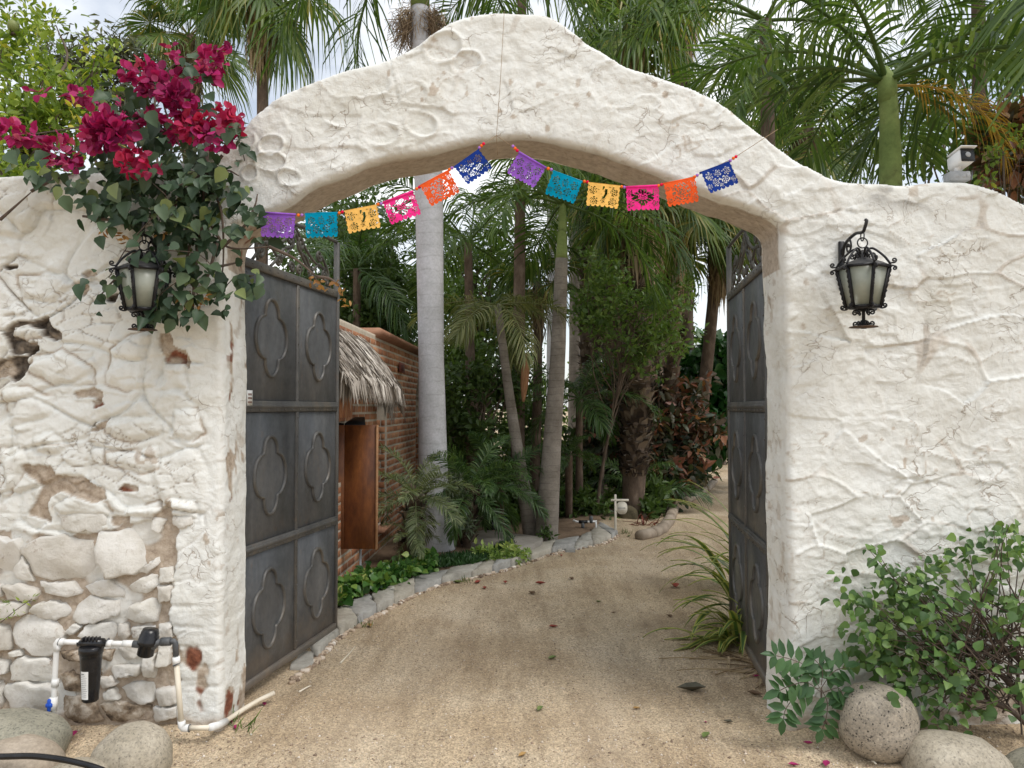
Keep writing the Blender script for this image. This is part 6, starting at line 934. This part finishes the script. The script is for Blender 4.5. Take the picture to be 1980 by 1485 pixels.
BR = [(280, 145, 38, 22, 60, 3.75), (315, 165, 50, 30, 90, 3.72), (345, 190, 30, 24, 55, 3.7), (408, 120, 26, 28, 60, 3.85), (398, 145, 20, 14, 22, 3.8), (205, 250, 44, 34, 110, 3.62), (185, 265, 30, 22, 40, 3.6), (228, 265, 26, 22, 46, 3.6), (22, 258, 32, 20, 42, 3.75), (60, 262, 22, 12, 18, 3.8), (115, 295, 34, 30, 60, 3.85), (150, 185, 18, 12, 20, 3.9), (170, 190, 12, 14, 12, 3.9), (290, 240, 30, 24, 40, 3.9), (352, 215, 28, 16, 34, 3.75), (372, 245, 40, 26, 55, 3.72), (410, 262, 26, 22, 30, 3.7), (442, 225, 24, 18, 34, 3.75), (455, 240, 18, 16, 22, 3.72), (432, 275, 14, 12, 12, 3.7), (262, 300, 24, 10, 24, 3.58), (248, 322, 16, 12, 22, 3.57), (290, 328, 10, 8, 9, 3.57), (140, 318, 12, 14, 12, 3.75), (335, 100, 14, 12, 9, 3.9), (235, 205, 12, 10, 6, 3.9), (430, 95, 8, 8, 4, 3.85), (340, 260, 24, 20, 26, 3.8), (75, 180, 14, 10, 7, 4.1)]
for k, (px_, py_, rx, ry, cn, Y) in enumerate(BR):
    cn = int(cn*1.0); Y = Y-.10; c = P(px_, py_, Y); d = unit(RNG.normal(size=(cn, 3))); pos = c+d*RNG.random((cn, 1))**.5*np.array([rx*Y/FPX, .06, ry*Y/FPX]); V, F, rn = leaves(ROUND, pos, d+RNG.normal(size=(cn, 3))*.5+[0, -.3, .1], unit(d*.4+[0, -.8, .5]+RNG.normal(size=(cn, 3))*.4), .047*RNG.uniform(.7, 1.25, cn)); mk('bract_cluster', V, F, M_BRR if k in (20, 21, 22, 18, 17, 15) else M_BRA, bt, rnd=rn, kind='stuff')
for px_, py_, cn in ((205, 448, 7), (240, 462, 9), (318, 452, 5), (356, 578, 9), (396, 578, 6), (606, 540, 5), (617, 556, 6), (652, 555, 4), (664, 570, 5), (672, 583, 4), (275, 520, 3), (305, 548, 4)):
    c = P(px_, py_, YB-.02); V, F, rn = leaves(OVATE, c+RNG.normal(size=(cn, 3))*[.014, .012, .018], RNG.normal(size=(cn, 3))+[0, 0, -.6], RNG.normal(size=(cn, 3))+[0, -1, 0], .036*RNG.uniform(.7, 1.2, cn)); mk('dried_bracts', V, F, M_DRY, bt, rnd=rn, kind='stuff')
# yellow leaf spray of the fruit tree hanging between the blossoms
V, F, rn = clustered(np.array([P(a, b, 3.6) for a, b in ((140, 207), (145, 232), (160, 240), (155, 250))]), 4, .03, .05, OVATE, flat=.3); mk('yellow_spray', V, F, leafmat('bright yellow leaf', [(0, (.42, .38, .03)), (1, (.62, .55, .05))], .4), bt, rnd=rn)
# ================================================================ leafy bush right foot
YR = 3.62; base = gp(1960, 1420, 0); base[1] = 3.68
bs = thing('leafy_bush', 'twiggy green bush spreading across the right wall foot', 'shrub', base)
LR = [(1720, 1120, 60, 24, 12), (1790, 1110, 60, 30, 16), (1870, 1070, 60, 35, 14), (1950, 1050, 40, 40, 14), (1740, 1160, 70, 28, 22), (1840, 1160, 80, 35, 24), (1940, 1150, 50, 50, 22), (1690, 1190, 55, 30, 20), (1780, 1210, 70, 30, 22), (1680, 1240, 45, 28, 16), (1760, 1260, 65, 30, 26), (1850, 1250, 60, 40, 16), (1720, 1290, 50, 25, 18), (1800, 1310, 60, 30, 20), (1860, 1330, 60, 28, 16), (1760, 1340, 45, 20, 10), (1820, 1390, 30, 16, 7), (1930, 1300, 50, 60, 16), (1960, 1200, 40, 60, 18), (1625, 1105, 14, 6, 2), (1700, 1070, 20, 10, 4), (1930, 1020, 40, 14, 7), (2030, 1150, 60, 120, 30), (1650, 1165, 25, 15, 6), (1900, 1370, 40, 14, 6)]
ctr = np.concatenate([np.array([P(a, b, YR) for _ in range(c)])+RNG.normal(size=(c, 3))*np.array([rx*.6*YR/FPX, .08, ry*.6*YR/FPX]) for a, b, rx, ry, c in LR]); ctr[:, 1] = np.minimum(ctr[:, 1], YW-.06)
n = len(ctr)*3; c = np.repeat(ctr, 3, 0)+RNG.normal(size=(n, 3))*[.028, .02, .024]; dy = RNG.normal(size=(n, 3))*[.7, .4, .4]+[-.15, -.3, -.45]; nr = RNG.normal(size=(n, 3))*.4+[0, -.6, .75]; V, F, rn = leaves(HEART, c, dy, nr, .050*RNG.uniform(.55, 1.25, n)); mk('foliage', V, F, G_BUSH, bs, rnd=rn)
its = []; hub = [P(1890, 1290, YR+.05), P(1930, 1240, YR+.05), P(1960, 1330, YR+.05)]; its.append(tube(crom([base, P(1975, 1370, YR+.06), hub[2], P(1900, 1275, YR+.05), P(1870, 1265, YR+.03)], 6), np.linspace(.022, .010, 25), 7)); its.append(tube(crom([base, P(1985, 1300, YR+.06), hub[1], P(1890, 1180, YR)], 6), np.linspace(.018, .006, 19), 7)); its.append(tube(crom([base+[.02, 0, 0], P(1940, 1365, YR+.03), P(1860, 1350, YR), P(1790, 1320, YR)], 6), np.linspace(.016, .004, 19), 7))
for p in ctr[RNG.choice(len(ctr), 130, replace=False)]:
    h = hub[RNG.integers(3)]+RNG.normal(size=3)*[.12, .03, .10]; its.append(tube(crom([h, (h+p)/2+RNG.normal(size=3)*[.03, .02, .03], p], 4), np.linspace(.0045, .0015, 9), 4, False))
mk('stems', *join(its), M_TWIG, bs, smooth=True)
# small plant with pinnate leaves by the granite boulder
b_ = gp(1580, 1415, 0); b_[1] = 3.66; sp = thing('feathery_seedling', 'small plant with paired leaflets at the right pier foot', 'plant', b_); its, stems = [], []
for pts in ([(1585, 1330), (1560, 1290), (1530, 1275), (1500, 1268)], [(1590, 1340), (1560, 1320), (1530, 1325), (1508, 1335)], [(1590, 1335), (1600, 1360), (1597, 1390), (1590, 1410)], [(1588, 1330), (1610, 1300), (1635, 1290)], [(1585, 1330), (1545, 1340), (1520, 1370), (1515, 1390)], [(1588, 1325), (1590, 1295), (1575, 1275)], [(1590, 1340), (1620, 1330), (1630, 1345)]):
    cv = crom([P(x, y, 3.60) for x, y in pts], 4); stems.append(tube(cv, .002, 4, False)); tg_ = unit(np.gradient(cv, axis=0))
    for i in range(2, len(cv), 2):
        for s in (-1, 1): its.append((cv[i], tg_[i]*.35+np.cross(tg_[i], [0, -1, .3])*s, .088*(1 if i < len(cv)-2 else .85)))
    its.append((cv[-1], tg_[-1], .085))
stems.append(tube([b_, P(1588, 1380, 3.64), P(1588, 1330, 3.60)], .004, 5)); mk('stems', *join(stems), M_TWIG, sp); V, F, rn = leaves(OVATE, np.array([i[0] for i in its]), np.array([i[1] for i in its]), np.tile([0, -.7, .7], (len(its), 1))+RNG.normal(size=(len(its), 3))*.2, np.array([i[2] for i in its])*RNG.uniform(.8, 1.1, len(its))); mk('foliage', V, F, leafmat('soft blue green leaf', [(0, (.05, .115, .045)), (1, (.10, .20, .075))], .3), sp, rnd=rn)
# ================================================================ strap-leaf clumps behind the right gate leaf
M_STP = leafmat('variegated strap leaf', [(0, (.06, .13, .035)), (.42, (.11, .19, .045)), (.55, (.42, .44, .11)), (1, (.58, .55, .20))], .3, .4)
def straps(label, base, n, az, spread, Lr, er, width=.016, bend=1.0, m=M_STP, name='strap_leaf_plant'):
    base = np.array([base[0], base[1], float(gz(base[0], base[1]))]); t = thing(name, label, 'plant', base); 
    for q in range(n):
        a = R(az+RNG.uniform(-spread, spread)); e = R(RNG.uniform(*er)); L_ = RNG.uniform(*Lr); N = 14; s = np.linspace(0, 1, N); ph = e-R(95)*bend*RNG.uniform(.7, 1.25)*s**1.6; st_ = np.stack([np.cos(ph)*math.cos(a), np.cos(ph)*math.sin(a), np.sin(ph)], 1)*L_/(N-1); p = base+RNG.normal(size=3)*[.09, .09, 0]+np.concatenate([[[0, 0, .03]], np.cumsum(st_[:-1], 0)])
        lo = gz(p[:, 0], p[:, 1])+.012; p[:, 2] = np.maximum(p[:, 2], lo); sd = np.array([-math.sin(a), math.cos(a), 0])*width*RNG.uniform(.7, 1.3); w = (1-s**3)[:, None]*(.5+.5*np.minimum(1, s*6))[:, None]+.02; V = np.stack([p-sd*w, p-[0, 0, .005]-0*sd, p+sd*w], 1).reshape(-1, 3); i = np.arange(N-1)[:, None]*3; F = np.concatenate([i+[0, 1, 4, 3], i+[1, 2, 5, 4]]); r_ = np.tile([.85, .15, .85], N) if m is M_STP else np.full(3*N, RNG.random()); mk('leaf', V, [F], m, t, rnd=r_)
    return t
straps('tall variegated strap-leaf plant behind the right gate leaf', (1.80, 5.75), 34, 205, 50, (.45, .95), (35, 85), .034, 1.05)
straps('low variegated strap-leaf clump under the right gate leaf', (1.56, 5.30), 40, 215, 50, (.30, .60), (10, 70), .026, .9)
straps('arching yellow striped leaves beyond the right gate leaf', (2.15, 6.9), 16, 190, 40, (.7, 1.25), (45, 80), .034, .8)
straps('dry straw leaves heaped at the right gate foot', (1.52, 4.85), 34, 200, 80, (.18, .50), (-5, 14), .008, .25, M_STRAW, 'dead_leaf_heap')
# ================================================================ planting in the bed
def inbed(n, a, b_, f0=-.1, f1=1.0, t0=None):
    out = []
    while len(out) < n:
        s = RNG.uniform(a, b_); p, q = edge_at(1, s), edge_at(0, s); d = unit(p-q); out.append(p+d*RNG.uniform(f0, f1))
    return np.array(out)
pp = inbed(420, .13, .40, .02, .40); pp = pp[pp[:, 0] > -1.42]; c = np.c_[pp, gz(pp[:, 0], pp[:, 1])+.07]
pt = thing('ground_cover', 'leafy green ground cover behind the flagstone kerb', 'plant', c.mean(0)*[1, 1, 0]); n = len(c)*5; cc_ = np.repeat(c, 5, 0)+RNG.normal(size=(n, 3))*[.04, .04, .03]+[0, 0, .05]; V, F, rn = leaves(HEART, cc_, RNG.normal(size=(n, 3))+[.2, -.5, .1], RNG.normal(size=(n, 3))*.5+[0, -.4, .9], .075*RNG.uniform(.6, 1.3, n)); mk('foliage', V, F, G_POT, pt, rnd=rn)
mk('stems', *join([tube([q, q+[RNG.normal()*.03, RNG.normal()*.03, .09]], .003, 4, False) for q in c[:160]]), M_TWIG, pt)
pp = inbed(5200, .36, .62, .02, .55); z = gz(pp[:, 0], pp[:, 1])+.07; n = len(pp); V, F, rn = leaves(LANCE, np.c_[pp, z], RNG.normal(size=(n, 3))*.5+[0, 0, 1], RNG.normal(size=(n, 3))+[0, -1, .2], RNG.uniform(.03, .09, n)); setp(mk('grass', V, F, leafmat('lawn blade', [(0, (.015, .05, .012)), (1, (.05, .12, .03))], .25), rnd=rn), 'dense dark green grass patch in the bed', 'grass', None, 'stuff')
bz = lambda px, py, r, m_, Y: (px, py, r, m_, Y, .14, 16)
broadleaf('pale_shrub', 'pale variegated shrub sprawling over the kerb', 'shrub', gp(965, 1090, .05), [(940, 1068, 25, 12, 7.95, .12, 22), (985, 1070, 28, 13, 8.0, .12, 24), (1008, 1080, 16, 9, 8.1, .1, 12), (960, 1085, 25, 8, 7.85, .1, 16)], 9, .055, .062, OVATE, G_VAR, .008, 14)
broadleaf('silver_shrub', 'grey green shrub between the two pygmy date palms', 'shrub', gp(878, 1060, .05), [(885, 955, 22, 22, 8.3, .12, 18), (870, 915, 22, 20, 8.6, .12, 14), (892, 1010, 22, 16, 8.2, .12, 14), (905, 1020, 18, 12, 8.1, .12, 9)], 11, .06, .085, LANCE, leafmat('silver green leaf', [(0, (.06, .085, .05)), (1, (.15, .18, .11))], .25), .012, 14)
broadleaf('small_dark_plant', 'tiny dark plant at the foot of the slender ringed palm', 'plant', gp(1052, 1046, .05), [(1052, 1030, 13, 9, 9.0, .08, 12)], 9, .05, .06, OVATE, G_DARK, .006, 8)
straps('red rosette plant at the mossy root by the sign', G(1250, 1010, .05), 22, 90, 180, (.12, .26), (25, 75), .010, .8, leafmat('red bromeliad', [(0, (.10, .02, .018)), (1, (.26, .07, .04))], .25), 'bromeliad')
rk = boulder('mossy brown root mound beside the little sign', 1194, 1234, 978, 1024, 11.0, nmat('mossy root', [(.3, (.05, .042, .022)), (.7, (.13, .105, .06))], 8, .95, .6, .02), .8, 0, 9, 2.4); rk.name = 'root_mound'; rk['category'] = 'mound'; del rk['group']
# ivy on the background and a hanging ochre sheath on the slender palm
sh_ = thing('dead_palm_sheath', 'hanging orange brown palm sheath left of the slender trunk', 'sheath', P(1015, 690, b1[1]-.1)); V = []
for s in np.linspace(0, 1, 9):
    c = P(1018-6*s, 682+95*s, b1[1]-.1); w = .045*math.sin(math.pi*(.12+.85*s))**.7+.004
    for a in np.linspace(-1, 1, 5): V.append(c+[w*a, .035*(a*a), 0])
mk('sheath', V, [[i*5+j, i*5+j+1, (i+1)*5+j+1, (i+1)*5+j] for i in range(8) for j in range(4)], nmat('ochre sheath', [(.3, (.17, .075, .03)), (.7, (.32, .17, .08))], 9, .8, .3, .006, stretch=(6, 6, 1)), sh_, smooth=True); mk('stalk', *tube([P(1018, 684, b1[1]-.1), P(1040, 660, b1[1])], .008, 5), M_TWIG, sh_)
# ================================================================ fallen leaves, petals, sticks
FL = {'red': nmat('fallen red leaf', [(.3, (.20, .03, .02)), (.7, (.36, .08, .05))], 20, .7, 0), 'brown': nmat('fallen brown leaf', [(.3, (.10, .06, .035)), (.7, (.20, .13, .08))], 20, .8, 0), 'magenta': nmat('fallen petal', [(.3, (.22, .006, .07)), (.7, (.36, .02, .12))], 20, .7, 0), 'green': nmat('fallen green leaf', [(.3, (.08, .13, .03)), (.7, (.20, .24, .08))], 20, .7, 0), 'grey': nmat('curled grey leaf', [(.3, (.07, .065, .045)), (.7, (.15, .14, .10))], 15, .8, 0), 'ochre': nmat('fallen ochre leaf', [(.3, (.30, .16, .05)), (.7, (.42, .27, .10))], 20, .8, 0)}
def fallen(px, py, cl, size, label, ang=None, tpl=OVATE):
    q = G(px, py, .0); z = float(gz(q[0], q[1])); q = G(px, py, z); a = RNG.uniform(0, 6.28) if ang is None else ang; T, F = tpl; V = T*size; V = np.c_[V[:, 0], V[:, 1]-size*.5, np.abs(V[:, 0])*.9+.25*size*(V[:, 1]/size-.5)**2*2+.004]; ca, sa = math.cos(a), math.sin(a); V = np.c_[V[:, 0]*ca-V[:, 1]*sa, V[:, 0]*sa+V[:, 1]*ca, V[:, 2]]; o = mk('fallen_leaf', V+[q[0], q[1], z], [F], FL[cl], None); return setp(o, label, 'leaf', 'fallen leaves and petals')
for px_, py_, cl, s, lab in ((1070, 1214, 'red', .075, 'single red leaf lying mid drive'), (1337, 1337, 'grey', .17, 'large curled grey leaf near the right gate foot'), (924, 1128, 'red', .10, 'pinkish red leaf just past the end of the kerb stones'), (937, 1139, 'red', .085, 'dark red leaf beside the pinkish one near the kerb'), (977, 1128, 'red', .09, 'thin red leaf right of the pair near the kerb'), (1045, 1130, 'red', .10, 'long thin red leaf in the middle distance of the drive'), (1028, 1149, 'brown', .10, 'thin brown leaf below the long red one'), (1105, 1121, 'brown', .09, 'thin brown leaf on the far middle drive'), (1305, 1136, 'red', .16, 'thin red stalk lying towards the strap-leaf plant'), (1157, 1165, 'green', .05, 'tiny green leaf on the far middle drive'), (1186, 1186, 'brown', .04, 'tiny brown leaf right of the mid drive'), (1294, 1193, 'brown', .07, 'small brown leaf left of the strap-leaf plant'), (1068, 1275, 'green', .075, 'small green leaf below the single red leaf'), (1044, 1374, 'green', .07, 'small yellow green leaf at the gate line'), (1010, 1463, 'ochre', .055, 'ochre leaf near the bottom edge of the drive'), (1365, 1426, 'green', .08, 'narrow green leaf by the right pier'), (1231, 1372, 'ochre', .045, 'tiny ochre leaf towards the right gate'), (1408, 1398, 'grey', .05, 'tiny dark leaf by the right gate foot'), (1462, 1310, 'magenta', .05, 'magenta petal at the right gate foot'), (1364, 1398, 'magenta', .022, 'tiny crimson speck petal on the right of the drive'), (511, 1364, 'magenta', .05, 'crimson petal at the end of the white pipe'), (444, 1398, 'magenta', .05, 'crimson petal beside the pipe elbow'), (457, 1410, 'magenta', .06, 'dark crimson petal below the pipe'), (143, 1423, 'magenta', .07, 'crimson petal between the left boulders'), (1562, 1440, 'magenta', .05, 'magenta petal left of the granite boulder'), (1598, 1481, 'magenta', .07, 'magenta petal at the bottom edge right of the drive'), (1535, 1482, 'magenta', .05, 'dark petal at the bottom edge'), (1085, 1076, 'red', .07, 'reddish leaf by the loose flat stones'), (1120, 1063, 'red', .05, 'pink leaf at the loose slab tip'), (1216, 1038, 'green', .09, 'lime green leaf below the little sign'), (1420, 1150, 'brown', .10, 'dark curled leaf among the strap leaves'), (1460, 1345, 'brown', .09, 'dry leaf on the straw heap'), (885, 1128, 'green', .10, 'green leaf tuft against the kerb'), (715, 1212, 'ochre', .08, 'orange brown leaf near the kerb by the gate')): fallen(px_, py_, cl, s, lab)
for px_, py_, dx, dy_, lab in ((672, 1266, 14, -16, 'pale curved stick by the left gate leaf'), (1664, 1455, 30, 22, 'pale twig in front of the granite boulder'), (205, 1420, 36, -3, 'pale sliver of wood beside the egg shaped boulder'), (590, 1332, 12, -6, 'white splinter on the gravel near the gate')):
    a, b_ = G(px_-dx, py_-dy_, .012), G(px_+dx, py_+dy_, .012); mid = (a+b_)/2+[.01, .02, .004]; setp(mk('stick', *tube(crom([a, mid, b_], 5), np.linspace(.006, .002, 11) if abs(dx) < 20 else np.linspace(.010, .004, 11), 6), M_WED if 'wood' in lab else M_PVC2, smooth=True), lab, 'stick')
# sprouts: grass tufts along the kerb and pier foot
for px_, py_, n, h, lab in ((470, 1412, 14, .09, 'thin grass tuft beside the pipe elbow'), (448, 1400, 10, .08, 'small grass tuft at the left pier corner'), (30, 1180, 0, 0, ''), (835, 1118, 22, .06, 'green weed tuft at the foot of the kerb'), (900, 1122, 20, .06, 'low weed at the end of the kerb stones'), (705, 1212, 16, .06, 'weed tuft near the gate end of the kerb'), (1210, 1030, 22, .07, 'dry grass tuft under the little sign')):
    if n: q = G(px_, py_, .02); q[2] = gz(q[0], q[1]); V, F, rn = leaves(THIN, q+RNG.normal(size=(n, 3))*[.03, .03, 0], RNG.normal(size=(n, 3))*.5+[0, 0, 1], RNG.normal(size=(n, 3))+[0, -1, 0], h*RNG.uniform(.6, 1.4, n)); setp(mk('grass_tuft', V, F, G_MID, rnd=rn), lab, 'grass')
wd = thing('wall_weed', 'yellow green weed sprouting from the left wall stones', 'plant', P(25, 1190, 3.74)); V, F, rn = clustered(np.array([P(a, b, 3.72) for a, b in ((10, 1195), (30, 1180), (45, 1165), (60, 1160), (20, 1170), (5, 1175))]), 6, .03, .03, LANCE); mk('foliage', V, F, G_CIT, wd, rnd=rn); mk('stems', *join([tube([P(0, 1205, 3.76), P(30, 1180, 3.72), P(62, 1158, 3.71)], .002, 4)]), M_TWIG, wd)
